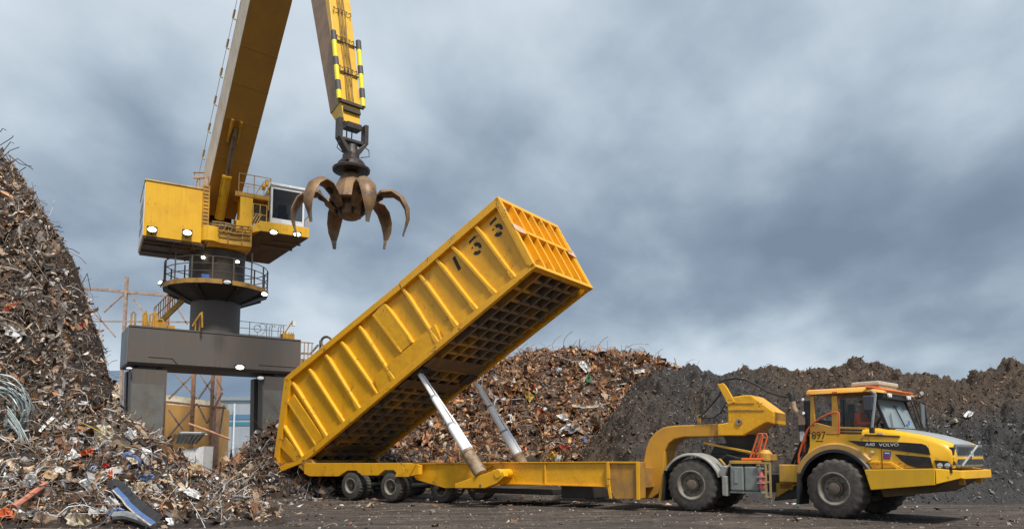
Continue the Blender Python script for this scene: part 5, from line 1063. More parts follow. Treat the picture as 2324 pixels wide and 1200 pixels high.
m = MB(FU); m.box(.9, 2.9, .17, TW-.17, 1.28, 1.36); m.hexa([(1.2, .3, .62), (2.2, .3, .75), (2.2, TW-.3, .75), (1.2, TW-.3, .62)], [(1.0, .2, 1.2), (2.92, .3, 1.15), (2.92, TW-.3, 1.15), (1.0, TW-.2, 1.2)]); hb('belly_pan', m, M('dark_yellow_pan', (.10, .055, .012), (.05, .03, .015), .6, scale=2.), bum)  # much darker yellow than the bumper above it
m = MB(FU); m.box(2.86, 2.98, .75, .85, .98, 1.14); m.box(2.86, 2.98, TW-.85, TW-.75, .98, 1.14); hb('tow_lug', m, YELTD, bum)
m = MB(FU); m.box(-1.3, 1.4, 1.0, TW-1.0, .6, 1.3); m.tube([(0, .35, .81), (0, TW-.35, .81)], .26, 12); m.box(-1., .75, .75, TW-.75, 1.25, 2.0); hb('front_frame', m, DKS, bevel=.02)
# cab
CT0, CT1 = .36, TW-.36; zr_ = 3.46
m = MB(FU); lw = FU.SS([(1838, 985), (1838, 966), (1853, 959), (1886, 967), (1906, 967), (1906, 985)], CT0)
m.prism(lw, CT0, CT0+.09); cab_ = hb('cab', m, YELTD, bevel=.015)
def post(a, b, w, t, name='pillar', mat=YELTD, d=.09):
    p, q = FU.S(*a, t), FU.S(*b, t); m = MB(FU); m.hexa([(q[0]-w[1]/2, t, q[1]), (q[0]+w[1]/2, t, q[1]), (q[0]+w[1]/2, t+d, q[1]), (q[0]-w[1]/2, t+d, q[1])], [(p[0]-w[0]/2, t, p[1]), (p[0]+w[0]/2, t, p[1]), (p[0]+w[0]/2, t+d, p[1]), (p[0]-w[0]/2, t+d, p[1])]); return hb(name, m, mat, cab_, bevel=.01)
post((1842.5, 898), (1844, 968), (.095, .15), CT0); post((1893, 898), (1895, 968), (.15, .19), CT0)
post((1980, 899), (1979, 970), (.10, .10), CT0-.002, mat=BLK)
sA, sB = FU.S(1838, 980, CT0)[0], 1.10
m = MB(FU)
for z_ in (2.31, 2.20): pass
dq = FU.SS([(1905, 967.5), (1976, 970), (1976, 984), (1905, 985)], CT0); m.prism(dq, CT0, CT0+.08); dr = hb('door', m, YELTD, cab_, bevel=.01)
for a_, b_ in ((972.5, 976.5), (979.5, 984)):
    m = MB(FU); m.prism(FU.SS([(1907, a_), (1961, a_+1.5), (1961, b_+1), (1907, b_)], CT0), CT0-.012, CT0+.02); hb('door_step', m, BLK, dr)
m = MB(FU); m.prism(FU.SS([(1963, 971), (1967, 971), (1967, 985), (1963, 985)], CT0), CT0-.03, CT0+.02); hb('door_handle', m, YELT, dr)
m = MB(FU); m.prism(FU.SS([(1847, 899), (1886, 899), (1886, 966), (1852, 958)], CT0), CT0+.03, CT0+.04); hb('rear_quarter_window', m, CABGL, cab_)
m = MB(FU); m.prism(FU.SS([(1902, 898), (1976, 899), (1976, 968), (1905, 966)], CT0), CT0+.03, CT0+.04); hb('door_window', m, CABGL, cab_)
m = MB(FU); m.prism([(sA+.08, 2.5), (1.05, 2.48), (.9, 3.42), (sA+.08, 3.42)], CT1-.04, CT1-.03); hb('far_window', m, CABGL, cab_)
for s_, w_ in ((sA+.04, .1), (-.05, .14), (1.0, .1)): m = MB(FU); m.box(s_-w_/2, s_+w_/2, CT1-.1, CT1, 2.4, 3.44); hb('pillar', m, BLK, cab_)
m = MB(FU); m.box(sA, sA+.05, CT0+.1, CT1-.1, 1.9, 2.75); m.box(sA, 1.15, CT1-.08, CT1, 1.9, 2.45); m.box(sA, 1.2, CT0+.09, CT1-.08, 1.86, 1.92); m.box(sA+.02, sA+.06, CT0+.1, CT0+.25, 2.75, 3.44); m.box(sA+.02, sA+.06, CT1-.25, CT1-.1, 2.75, 3.44); hb('rear_wall', m, BLK, cab_)
wb, wt = 1.30, .98
m = MB(FU); m.hexa([(wb, CT0+.12, 2.44), (wb+.012, CT0+.12, 2.44), (wb+.012, CT1-.1, 2.44), (wb, CT1-.1, 2.44)], [(wt, CT0+.12, 3.30), (wt+.012, CT0+.12, 3.30), (wt+.012, CT1-.1, 3.30), (wt, CT1-.1, 3.30)]); wsn = hb('windscreen', m, WINDS, cab_)
m = MB(FU)
for t_ in (CT0+.04, CT1-.1): m.hexa([(wb-.02, t_, 2.44), (wb+.05, t_, 2.44), (wb+.05, t_+.07, 2.44), (wb-.02, t_+.07, 2.44)], [(wt-.02, t_, 3.36), (wt+.05, t_, 3.36), (wt+.05, t_+.07, 3.36), (wt-.02, t_+.07, 3.36)])
m.box(wt-.02, wt+.12, CT0+.04, CT1-.03, 3.24, 3.40); m.box(wb-.1, wb+.08, CT0+.04, CT1-.03, 2.40, 2.46); hb('screen_frame', m, BLK, wsn)
m = MB(FU); m.box(wb+.02, wb+.026, TW*.63, TW*.63+.14, 2.56, 2.68); hb('blue_permit', m, BLUE, wsn)
m = MB(FU); m.bar((wb+.04, .75, 2.5), (wb-.08, .95, 2.85), .03); m.bar((wb+.04, 1.6, 2.5), (wb-.2, 1.55, 3.1), .03); hb('wiper', m, BLK, wsn)
m = MB(FU); m.loft([[(sA-.04, CT0-.04, zr_), (sA-.04, CT0-.01, zr_+.10), (sA-.04, CT0+.12, zr_+.145), (sA-.04, CT1-.12, zr_+.145), (sA-.04, CT1+.01, zr_+.10), (sA-.04, CT1+.04, zr_)], [(.95, CT0-.04, zr_-.02), (.95, CT0-.01, zr_+.08), (.95, CT0+.12, zr_+.125), (.95, CT1-.12, zr_+.125), (.95, CT1+.01, zr_+.08), (.95, CT1+.04, zr_-.02)], [(1.28, CT0+.02, zr_-.08), (1.28, CT0+.05, zr_-.04), (1.28, CT0+.15, zr_-.02), (1.28, CT1-.15, zr_-.02), (1.28, CT1-.05, zr_-.04), (1.28, CT1-.02, zr_-.08)]])
rf = hb('roof', m, ORGR, cab_, smooth=50)
m = MB(FU); m.box(sA-.02, sA+.08, CT0-.05, CT0+.02, zr_-.03, zr_+.02); m.box(-.08, .06, CT0-.05, CT0+.02, zr_-.02, zr_+.03); m.tube([(.85, CT0-.06, zr_+.1), (1.0, CT0+.0, zr_+.09), (1.3, CT0+.25, zr_+.0), (1.33, CT1-.3, zr_+.0)], .03, 8); hb('orange_roof_rail', m, ORG, rf, smooth=40)
m = MB(FU); m.box(.25, .95, .95, 2.2, zr_+.125, zr_+.19); m.box(.2, .98, .9, 2.25, zr_+.19, zr_+.31); ac = hb('roof_cooler', m, ACU, rf, bevel=.04)
m = MB(FU); m.box(.2, .98, .86, .895, zr_+.14, zr_+.17); hb('orange_bracket', m, ORG, ac)
for t_ in (.62, .74, 1.95, 2.08): m = MB(FU); m.lathe([(0, .05), (.04, .055), (.045, .001)], (1.30, t_, zr_-.13), (1, 0, 0), 10); hb('roof_lamp', m, M('pale_roof_lamp', (.8, .82, .8), None, .3) if 'pale_roof_lamp' not in bpy.data.materials else bpy.data.materials['pale_roof_lamp'], rf, smooth=40)
m = MB(FU); m.box(1.02, 1.26, CT0+.06, CT1-.05, zr_-.20, zr_-.085); hb('roof_visor', m, BLK, rf)
# inside the cab
m = MB(FU); m.box(.15, .6, .72, 1.3, 2.0, 2.3); m.box(.08, .2, .72, 1.3, 2.3, 2.95); m.box(.08, .2, .85, 1.15, 2.95, 3.15); m.box(1.05, 1.28, CT0+.15, CT1-.12, 2.0, 2.42); st_ = hb('driver_seat', m, BLK, cab_, bevel=.03)
m = MB(FU); m.tube([(.92+.06*math.cos(a), 1.02+.2*math.sin(a), 2.6+.18*math.cos(a)) for a in np.linspace(0, 2*PI, 18)], .02, 6); m.bar((.92, 1.02, 2.6), (1.1, 1.02, 2.35), .05); hb('steering_wheel', m, BLK, cab_)
m = MB(FU); m.box(-.55, -.2, .55, .8, 2.4, 2.52); hb('pale_cab_box', m, WHT, cab_); m = MB(FU); m.box(-.6, -.48, .5, .62, 2.45, 2.58); hb('blue_cab_bottle', m, BLUE, cab_)
# numbers, rails, mirrors
P = FU.S(1858, 986.5, PT); text('fleet_number', '897', FU, (P[0], PT-.006, P[1]-.02), .30, INKB, fen, HROOT, sx=.92)
m = MB(FU); m.prism(FU.SS([(1851, 999), (1868, 999.5), (1868, 1001.5), (1851, 1001)], PT), PT-.004, PT+.02); hb('maker_tag', m, INKB, fen)
tr_ = CT0-.12
def rail(pts, t, r, name, mat=ORG): 
    m = MB(FU); m.tube([(lambda q: (q[0], t, q[1]))(FU.S(x, y, t)) for x, y in pts], r, 8); return hb(name, m, mat, smooth=40)
rail([(1833, 974), (1848, 958), (1862, 948), (1880, 939), (1896, 934.5), (1902, 935.5), (1904, 941), (1904, 965), (1903, 990)], tr_, .026, 'grab_rail')
rail([(1812, 1050), (1813, 1030), (1820, 1008), (1827, 988), (1833, 974)], tr_, .03, 'grab_rail')
rail([(1826, 1025), (1827, 1005), (1830, 985), (1824, 972)], tr_+.25, .03, 'grab_rail')
m = MB(FU); p_, q_ = FU.S(1969, 897, .05), FU.S(1970, 932, .05)
m.box(p_[0]-.13, p_[0]+.13, .02, .12, q_[1], p_[1]); mi = hb('mirror', m, M('mirror_back_grey', (.055, .058, .068), None, .35), bevel=.03)
m = MB(FU); a_, b_ = FU.S(1986, 893, .05), FU.S(1978, 974, .05); m.tube([(a_[0], .07, a_[1]), (b_[0], .07, b_[1])], .04, 8); m.bar((a_[0], .07, a_[1]-.05), (p_[0], .07, p_[1]-.03), .05); m.bar((p_[0], .08, q_[1]+.1), (b_[0]+.02, .08, q_[1]+.08), .04); m.bar((a_[0], .07, a_[1]), (.95, CT0, zr_), .05); hb('mirror_arm', m, GREYP, mi)
m = MB(FU); m.box(b_[0]-.06, b_[0]+.06, .02, .14, b_[1]-.1, b_[1]+.06); hb('mirror_foot', m, BLK, mi, bevel=.02)
m = MB(FU); fm = TW+.02
m.box(1.25, 1.31, fm, fm+.28, 2.5, 3.2); mi2 = hb('mirror', m, M('far_mirror_face', (.10, .11, .115), None, .2), bevel=.02)
m = MB(FU); m.tube([(1.05, CT1, 3.36), (1.2, fm-.1, 3.30), (1.28, fm+.34, 3.24), (1.34, fm+.34, 2.5), (1.3, CT1, 2.44)], .025, 6); m.tube([(1.2, CT1+.12, 3.3), (1.36, CT1+.3, 2.5)], .02, 6); m.tube([(1.15, CT1+.05, 3.3), (1.34, CT1+.1, 2.5)], .018, 6); hb('mirror_arm', m, BLK, mi2)
m = MB(FU); m.lathe([(0, .05), (.05, .06), (.055, .001)], (1.28, fm+.1, 3.52), (.8, -.5, 0), 12); hb('blind_spot_mirror', m, M('pale_round_mirror', (.4, .38, .35), None, .4), mi2)

# driver: one skinned body with clothes as children
DF = Fr.yaw(FU.pt((.36, 1.0, 0)), 48)
DR = DF.pt((0, 0, 2.3))
drv = thing('person', DR, 'driver in orange workwear seated at the wheel inside the hauler cab', 'person')
def skin(name, joints, edges, mat, par, root_i=0, levels=2):
    me = bpy.data.meshes.new(name); me.from_pydata([tuple(DF.pt(j[:3])-DR) for j in joints], edges, []); me.materials.append(mat)
    o = bpy.data.objects.new(name, me); COL.objects.link(o); o.parent = par
    md = o.modifiers.new('skin', 'SKIN'); md.use_smooth_shade = True
    for i, j in enumerate(joints): me.skin_vertices[0].data[i].radius = (j[3], j[3]*(j[4] if len(j) > 4 else 1)); me.skin_vertices[0].data[i].use_root = i == root_i
    sb = o.modifiers.new('sub', 'SUBSURF'); sb.levels = sb.render_levels = levels; return o
z0 = 2.36
J = [(0, 0, z0, .15, 1.), (.02, 0, z0+.2, .15), (.04, 0, z0+.42, .155), (.06, 0, z0+.55, .075), (.08, 0, z0+.62, .055), (.10, 0, z0+.70, .085), (.11, 0, z0+.80, .095), (.10, 0, z0+.87, .06),
     (.05, -.2, z0+.47, .075), (.12, -.28, z0+.22, .052), (.36, -.2, z0+.24, .042), (.48, -.15, z0+.30, .036), (.05, .2, z0+.47, .075), (.12, .28, z0+.22, .052), (.36, .2, z0+.24, .042), (.48, .15, z0+.30, .036),
     (.1, -.1, z0-.03, .095), (.42, -.13, z0-.02, .075), (.50, -.14, z0-.40, .05), (.1, .1, z0-.03, .095), (.42, .13, z0-.02, .075), (.50, .14, z0-.40, .05), (.20, 0, z0+.785, .018)]
Ed = [(0, 1), (1, 2), (2, 3), (3, 4), (4, 5), (5, 6), (6, 7), (2, 8), (8, 9), (9, 10), (10, 11), (2, 12), (12, 13), (13, 14), (14, 15), (0, 16), (16, 17), (17, 18), (0, 19), (19, 20), (20, 21), (6, 22)]
bod = skin('body', J, Ed, SKIN, drv)
sc_ = 1.13
JJ = [(a, b, c, r*sc_) for a, b, c, r in [j[:4] for j in (J[0], J[1], J[2], J[3], J[8], J[9], J[10], J[12], J[13], J[14])]]
skin('orange_jacket', JJ, [(0, 1), (1, 2), (2, 3), (2, 4), (4, 5), (5, 6), (2, 7), (7, 8), (8, 9)], VEST, drv)
skin('trousers', [(a, b, c, r*1.12) for a, b, c, r in [j[:4] for j in (J[0], J[16], J[17], J[18], J[19], J[20], J[21])]], [(0, 1), (1, 2), (2, 3), (0, 4), (4, 5), (5, 6)], TROU, drv)
skin('hair', [(.07, 0, z0+.78, .085), (.075, 0, z0+.86, .085), (.08, 0, z0+.91, .05)], [(0, 1), (1, 2)], HAIR, drv)
for sg in (-1, 1):
    hnd = np.array([.50, .15*sg, z0+.31])
    for q in range(5):
        f0 = hnd+np.array([.02, (-.03+.018*q)*sg, .01]); Lq = (.05, .065, .07, .065, .05)[q]
        if q == 4: f0 = hnd+np.array([-.01, -.04*sg, .01])
        skin('finger', [tuple(f0)+(.010,), tuple(f0+np.array([Lq*.5, 0, .015]))+(.009,), tuple(f0+np.array([Lq*.8, 0, -.012]))+(.008,), tuple(f0+np.array([Lq*.7, 0, -.035]))+(.007,)], [(0, 1), (1, 2), (2, 3)], SKIN, bod, levels=1)
for sg in (-1, 1):
    m = MB(DF); m.lathe([(-.012, .002), (-.006, .011), (.006, .011), (.012, .002)], (.195, .035*sg, z0+.80), (1, 0, 0), 8); m.build('eye', HAIR, bod, None).location = -Vector(DR)

# ------------------------------------------------------------------ things behind the gantry
fy = 52.
fr_t = thing('rusty_steel_frame', atY(383, 1000, fy)*np.array([1, 1, 0]), 'rusty open steel frame of posts and cross braces rising behind the crane gantry', 'steel frame')
FO = np.array(fr_t.location)
pz = lambda x, y, d=0: atY(x, y, fy+d)
def post_(x, y, w, nm='post', d=0, mat=RUSTO): 
    p = pz(x, y, d); m = MB(); m.bar((p[0], p[1], -.2), tuple(p), w); m.build(nm, mat, fr_t, FO)
post_(383, 668, .19); post_(447, 690, .22); post_(490, 690, .20); post_(505, 690, .20, d=2); post_(498, 690, .10, d=1, mat=RUSTP); post_(288, 628, .20, mat=RUSTP)
def brace(a, b, w=.10, nm='brace', mat=RUSTP, d=0): m = MB(); m.bar(pz(*a, d), pz(*b, d), w); m.build(nm, mat, fr_t, FO)
brace((150, 650), (386, 671), .18, 'top_chord', RUSTP); brace((150, 728), (500, 731), .10, 'rail')
for a, b in (((286, 662), (236, 708)), ((290, 662), (332, 716)), ((170, 660), (262, 764)), ((386, 672), (425, 735)), ((383, 905), (447, 840)), ((398, 850), (447, 905)), ((450, 905), (491, 845)), ((455, 850), (490, 905)), ((492, 860), (505, 885)), ((505, 890), (492, 915)), ((383, 990), (447, 915)), ((447, 915), (470, 960)), ((383, 930), (415, 975)), ((470, 960), (492, 915)), ((498, 985), (508, 920))): brace(a, b)
brace((372, 911), (512, 926), .16, 'girder', RUSTO); 
ow = MB(); a_, b_ = atY(352, 914, 54), atY(486, 926, 54.6)
ow.hexa([(a_[0], a_[1], -.3), (b_[0], b_[1], -.3), (b_[0], b_[1]+3, -.3), (a_[0], a_[1]+3, -.3)], [tuple(a_), tuple(b_), (b_[0], b_[1]+3, b_[2]), (a_[0], a_[1]+3, a_[2])])
wl = ow.build('ochre_bunker_wall', M('ochre_sheeting', (.50, .27, .075), (.40, .23, .08), .75, scale=1.2, streak=(.30, .19, .09), sk=.5)); tag(wl, 'ochre sheeted bunker wall seen through the opening of the grey gantry', 'wall')
m = MB(); m.hexa([(a_[0], a_[1]+.1, a_[2]+.003), (b_[0], b_[1]+.1, b_[2]+.003), (b_[0], b_[1]+2.8, b_[2]+.003), (a_[0], a_[1]+2.8, a_[2]+.003)], [(a_[0], a_[1]+.5, a_[2]+.75), (b_[0], b_[1]+.5, b_[2]+.5), (b_[0], b_[1]+2.5, b_[2]+.5), (a_[0], a_[1]+2.5, a_[2]+.7)]); m.build('cream_fill', M('cream_dust_fill', (.50, .44, .33), (.34, .27, .17), .9, scale=3., bump=.5, bscale=6), wl, None)
# distant white harbour building with window bands
hy = 190.; A_ = atY(488, 908, hy); B_ = atY(575, 908, hy); hbz = A_[2]
hbld = thing('harbour_building', ((A_[0]+B_[0])/2, hy, 0), 'low white building with blue window bands on the far quay', 'building'); HO = np.array(hbld.location)
m = MB(); m.box(A_[0], B_[0], hy, hy+14, -1, hbz); m.build('wall', M('pale_quay_wall', (.36, .38, .41), (.30, .32, .35), .7, scale=.3), hbld, HO)
m = MB(); m.box(A_[0]-.4, B_[0]+.4, hy-.5, hy+14.5, hbz+.01, hbz+.9); m.build('roof', GREYP, hbld, HO)
for y0, y1, mt in ((940, 951, 'w'), (957, 965, 't')):
    za, zb = atY(500, y1, hy)[2], atY(500, y0, hy)[2]; m = MB(); m.box(A_[0]+.5, B_[0]-.5, hy-.14, hy-.003, za, zb); m.build('window_band', M('blue_grey_windows' if mt == 'w' else 'teal_windows', (.10, .20, .32) if mt == 'w' else (.05, .22, .28), None, .3), hbld, HO)
for x in (505, 533): p = atY(x, 915, hy-1.); m = MB(); m.bar((p[0], p[1], -1), tuple(p), .35); m.build('mooring_post', WHT, hbld, HO)
# white skip with a grey ribbed lid
sy = 40.; P0, P1 = atY(400, 1050, sy), atY(462, 1050, sy); zt = atY(440, 1012, sy)[2]
sk = thing('white_skip', ((P0[0]+P1[0])/2, sy, 0), 'white ribbed skip with a tilted grey lid between the gantry legs', 'skip'); SO = np.array(sk.location)
m = MB(); m.hexa([(P0[0]+.05, sy, -.2), (P1[0]-.05, sy, -.2), (P1[0]-.05, sy+1.2, -.2), (P0[0]+.05, sy+1.2, -.2)], [(P0[0], sy-.05, zt-.3), (P1[0], sy-.05, zt), (P1[0], sy+1.25, zt), (P0[0], sy+1.25, zt-.3)])
for k in range(9): x = P0[0]+.06+(P1[0]-P0[0]-.12)*k/8; m.box(x-.02, x+.02, sy-.06, sy+.0, -.2, zt-.35+.3*k/8)
m.build('tub', WHT, sk, SO)
q = [atY(*p, sy-.25) for p in ((398, 1006), (446, 1007), (466, 985), (402, 984))]; m = MB(); up_ = np.array([0, .25, .12])
m.hexa([tuple(p) for p in q], [tuple(p+up_) for p in q])
for k in range(6): f = (k+.5)/6; a_, b_ = q[0]+(q[1]-q[0])*f, q[3]+(q[2]-q[3])*f; m.bar(a_-np.array([0, .03, 0]), b_-np.array([0, .03, 0]), .03)
ld_ = m.build('lid', M('grey_ribbed_lid', (.055, .052, .048), (.10, .095, .085), .6, scale=4.), sk, SO)
q2 = [atY(*p, sy-.1) for p in ((404, 985), (462, 986), (455, 980), (410, 979))]; m = MB(); m.hexa([tuple(p) for p in q2], [tuple(p+np.array([0, .5, .02])) for p in q2]); m.build('lid_edge', WHT, ld_, SO)

# ------------------------------------------------------------------ single pieces of scrap that stand out
def hit(x, y, zf, lo=15., hi=60., lift=0.):
    d = ray(x, y); ts = np.linspace(lo/d[1], hi/d[1], 2400); P = CAM[None]+ts[:, None]*d[None]; dz = P[:, 2]-zf(P[:, 0], P[:, 1])-lift; i = np.argmax(dz < 0); return P[i] if dz[i] < 0 else P[-1]
def sheetm(pts, fr_off, thick, name, mat, label, cat, group=None, sub=4, rough=.06, seed=0):
    """a torn, crumpled sheet with the outline pts (list of 3-D points round its rim)"""
    r = np.random.default_rng(seed); C_ = np.mean(pts, 0); m = MB(); n = len(pts); rings = []
    nrm = np.cross(pts[1]-pts[0], pts[n//2]-pts[0]); nrm /= np.linalg.norm(nrm)+1e-9; nrm = -nrm if nrm[1] > 0 else nrm
    dense = []
    for i in range(n):
        for k in range(3): dense.append(pts[i]+(pts[(i+1) % n]-pts[i])*k/3+r.normal(0, rough*.35, 3)*(k > 0))
    L = len(dense); vs, fs = [], []
    for s_ in (1., .66, .33):
        for p in dense: vs.append(tuple(C_+(p-C_)*s_+nrm*(fr_off+(r.normal(0, rough) if s_ < 1 else 0))))
    vs.append(tuple(C_+nrm*(fr_off+r.normal(0, rough)))); nb = len(vs); vs += [tuple(np.array(v)-nrm*thick) for v in vs]
    for off, fl in ((0, 1), (nb, -1)):
        for j in range(2):
            for i in range(L):
                a, b = j*L+i, j*L+(i+1) % L; fs.append(tuple(off+q for q in (a, b, b+L, a+L)[::fl]))
        for i in range(L): fs.append(tuple(off+q for q in (2*L+i, 2*L+(i+1) % L, 3*L)[::fl]))
    for i in range(L): fs.append((i, (i+1) % L, nb+(i+1) % L, nb+i))
    m.add(vs, fs); return tag(m.build(name, mat), label, cat, group)
def scrap_sheet(poly, name, mat, label, cat='scrap sheet', zf=left_z, lift=.12, rough=.05, seed=0, thick=.02):
    c = np.mean(np.array(poly, float), 0); P = hit(c[0], c[1], zf, lift=lift); e = .3
    nz = np.array([-(zf(P[0]+e, P[1])-zf(P[0]-e, P[1]))/(2*e), -(zf(P[0], P[1]+e)-zf(P[0], P[1]-e))/(2*e), 1.]); nz /= np.linalg.norm(nz); nz = nz*.6+np.array([0, -.5, .35]); nz /= np.linalg.norm(nz)
    pts = [pln(x, y, P, nz) for x, y in poly]
    return sheetm([np.array(p) for p in pts], .03, thick, name, mat, label, cat, seed=seed, rough=rough)
SW = M('scrap_white_sheet', (.70, .70, .69), (.48, .46, .43), .5, scale=4., bump=.3, bscale=10); SC = M('scrap_cream', (.52, .45, .34), (.34, .26, .18), .7, scale=5., bump=.4, bscale=10); SOr = M('scrap_orange', (.56, .12, .035), (.38, .10, .05), .6, scale=5.)
SB = M('scrap_blue', (.075, .15, .36), (.17, .21, .30), .45, scale=4.); SGY = M('scrap_grey_sheet', (.32, .33, .33), (.18, .17, .16), .4, .4, scale=4.); SBr = M('scrap_brown_sheet', (.27, .15, .08), (.17, .09, .05), .7, scale=4.); STn = M('scrap_tan_disc', (.38, .26, .14), (.28, .19, .11), .7, scale=5.); SYl = M('scrap_yellow', (.50, .36, .05), (.36, .22, .06), .6, scale=4.); SPk = M('scrap_salmon', (.52, .19, .12), (.42, .16, .10), .6, scale=4.); SGn = M('scrap_green', (.06, .24, .13), None, .5); SDk = M('scrap_black', (.02, .02, .022), (.05, .045, .04), .4, scale=3.)
scrap_sheet([(8, 742), (30, 736), (58, 748), (60, 758), (38, 766), (12, 760)], 'white_sheet', SW, 'white torn panel high on the face of the left scrap heap', seed=1)
scrap_sheet([(126, 612), (140, 608), (156, 616), (152, 626), (134, 622)], 'white_sheet', SW, 'small white panel near the upper right edge of the left heap', seed=2)
scrap_sheet([(146, 1050), (158, 1032), (164, 1018), (176, 1030), (186, 1036), (172, 1040), (160, 1044)], 'white_sheet', SW, 'white torn sheet beside the orange sheet on the loose apron', seed=3)
scrap_sheet([(174, 1030), (190, 1022), (214, 1018), (216, 1024), (206, 1032), (186, 1034)], 'orange_sheet', SOr, 'bright orange folded sheet in the middle of the loose apron', seed=4)
scrap_sheet([(277, 1030), (290, 1026), (310, 1034), (322, 1046), (322, 1058), (306, 1050), (288, 1042)], 'blue_sheet', SB, 'blue rounded panel with cream patch below the left gantry leg', seed=5)
scrap_sheet([(288, 1040), (304, 1040), (314, 1052), (300, 1056)], 'cream_sheet', SC, 'cream sheet lying over the blue rounded panel', seed=6, lift=.2)
scrap_sheet([(284, 984), (292, 974), (310, 978), (312, 992), (298, 998), (285, 992)], 'white_bag', SW, 'crumpled white bag at the foot of the left gantry leg', seed=7, rough=.09, thick=.12)
scrap_sheet([(212, 974), (230, 964), (256, 972), (262, 986), (250, 998), (226, 1000), (214, 990)], 'cream_wad', SC, 'crumpled cream wad above the orange sheet on the apron', seed=8, rough=.12, thick=.2)
scrap_sheet([(97, 1076), (108, 1069), (126, 1069), (133, 1080), (122, 1089), (104, 1086)], 'tan_disc', STn, 'flat tan disc lying in the loose apron', seed=9, rough=.015)
scrap_sheet([(148, 1176), (160, 1160), (178, 1164), (190, 1174), (204, 1172), (200, 1186), (176, 1192), (156, 1190)], 'cream_wad', SC, 'crumpled cream wad at the bottom edge of the apron', seed=10, rough=.12, thick=.15)
scrap_sheet([(0, 1158), (16, 1152), (30, 1162), (34, 1174), (14, 1176), (0, 1172)], 'orange_sheet', SOr, 'orange holed scrap at the lowest corner of the apron', seed=11)
scrap_sheet([(46, 1098), (58, 1084), (78, 1078), (84, 1090), (74, 1104), (60, 1112)], 'grey_sheet', SGY, 'bent shiny grey panel above the salmon pipe', seed=12)
scrap_sheet([(186, 1094), (202, 1088), (222, 1096), (216, 1110), (198, 1112)], 'pale_sheet', SGY, 'pale grey square sheet left of the long blue bumper', seed=13)
scrap_sheet([(300, 1104), (318, 1094), (346, 1096), (344, 1108), (322, 1116), (306, 1120)], 'tan_sheet', SC, 'rusty cream curled sheet right of the long blue bumper', seed=14, rough=.09)
scrap_sheet([(314, 1082), (330, 1076), (352, 1080), (348, 1090), (326, 1090)], 'blue_scrap', SB, 'faded blue strip between two cream sheets on the apron', seed=15)
scrap_sheet([(230, 1054), (242, 1052), (250, 1058), (244, 1062), (234, 1060)], 'red_chip', RED, 'small red chip on the apron beside the orange shard', seed=16)
scrap_sheet([(246, 1080), (250, 1064), (256, 1066), (254, 1080), (250, 1086)], 'orange_shard', SOr, 'upright orange shard on the apron beside the small red chip', seed=17)
scrap_sheet([(240, 1166), (262, 1152), (284, 1156), (278, 1166), (256, 1172)], 'blue_scrap', SB, 'bluish sheet under the lower end of the long blue bumper', seed=18)
scrap_sheet([(230, 1142), (244, 1130), (262, 1132), (274, 1144), (264, 1150), (246, 1150)], 'cream_sheet', SW, 'white curled sheet inside the bend of the long blue bumper', seed=19, rough=.08)
scrap_sheet([(416, 1118), (430, 1106), (442, 1112), (460, 1124), (452, 1134), (434, 1128)], 'white_sheet', SW, 'white folded sheet on the apron in front of the trailer tail', seed=20)
scrap_sheet([(424, 1060), (444, 1054), (460, 1058), (456, 1068), (436, 1068)], 'yellow_sheet', STn, 'yellowish tan sheet where the apron meets the tipped scrap', seed=21, lift=.3)
scrap_sheet([(352, 1004), (372, 1010), (408, 1036), (404, 1046), (380, 1036)], 'brown_scrap', SBr, 'rusty brown plate sloping down in front of the white skip', seed=22, lift=.4)
scrap_sheet([(50, 1170), (72, 1158), (92, 1156), (98, 1166), (80, 1172)], 'grey_scrap', SGY, 'grey bent hood under the salmon pipe', seed=23)
scrap_sheet([(252, 874), (264, 868), (272, 876), (268, 884), (272, 900), (262, 906), (252, 896), (256, 886)], 'cream_box', SC, 'crushed cream box at the right edge of the left heap', seed=24, thick=.3, rough=.06, lift=.3)
scrap_sheet([(4, 712), (20, 694), (46, 682), (46, 690), (22, 704), (8, 718)], 'orange_scrap', SOr, 'long orange and rust strip high on the left heap face', seed=25)
scrap_sheet([(178, 738), (188, 734), (192, 742), (184, 748)], 'red_chip', RED, 'small red chip halfway up the right side of the left heap', seed=26)
# long things on the apron
def tubething(name, pts, r, mat, label, cat, zf=left_z, lift=.2, n=8):
    P = [hit(x, y, zf, lift=lift) for x, y in pts]; m = MB(); m.tube(P, r, n); return tag(m.build(name, mat, smooth=40), label, cat)
tubething('salmon_pipe', [(32, 1150), (60, 1130), (84, 1112), (104, 1098)], .085, SPk, 'straight salmon red pipe lying on the apron', 'pipe')
tubething('grey_pipe', [(258, 1170), (286, 1168), (314, 1176), (345, 1188)], .11, SGY, 'curved grey pipe along the bottom edge of the apron', 'pipe')
P = [hit(x, y, left_z, lift=.28) for x, y in ((240, 1100), (262, 1108), (284, 1130), (292, 1142), (316, 1164), (350, 1188))]
bmp = thing('blue_bumper', P[2], 'long bent black and blue vehicle bumper on the apron', 'bumper'); BO = np.array(bmp.location)
m = MB(); w_ = np.array([.07, .015, .05])
m.loft([[tuple(p-w_*.2), tuple(p+w_*1.3), tuple(p+w_*1.6+np.array([.06, .05, .10])), tuple(p+np.array([0.01, .08, .06]))] for p in P]); m.build('shell', SDk, bmp, BO)
m = MB(); m.loft([[tuple(p-w_*.35+np.array([0, -.06, 0])), tuple(p+w_*.7+np.array([0, -.06, 0])), tuple(p+w_*.7+np.array([0, -.01, .0])), tuple(p-w_*.35+np.array([0, -.01, 0]))] for p in P[1:]]); m.build('blue_band', SB, bmp, BO)
m = MB(); m.loft([[tuple(p-w_*.75+np.array([0, -.07, 0])), tuple(p-w_*.38+np.array([0, -.07, 0])), tuple(p-w_*.38+np.array([0, -.0, .0])), tuple(p-w_*.75+np.array([0, -.0, 0]))] for p in P[1:]]); m.build('pale_edge', SC, bmp, BO)
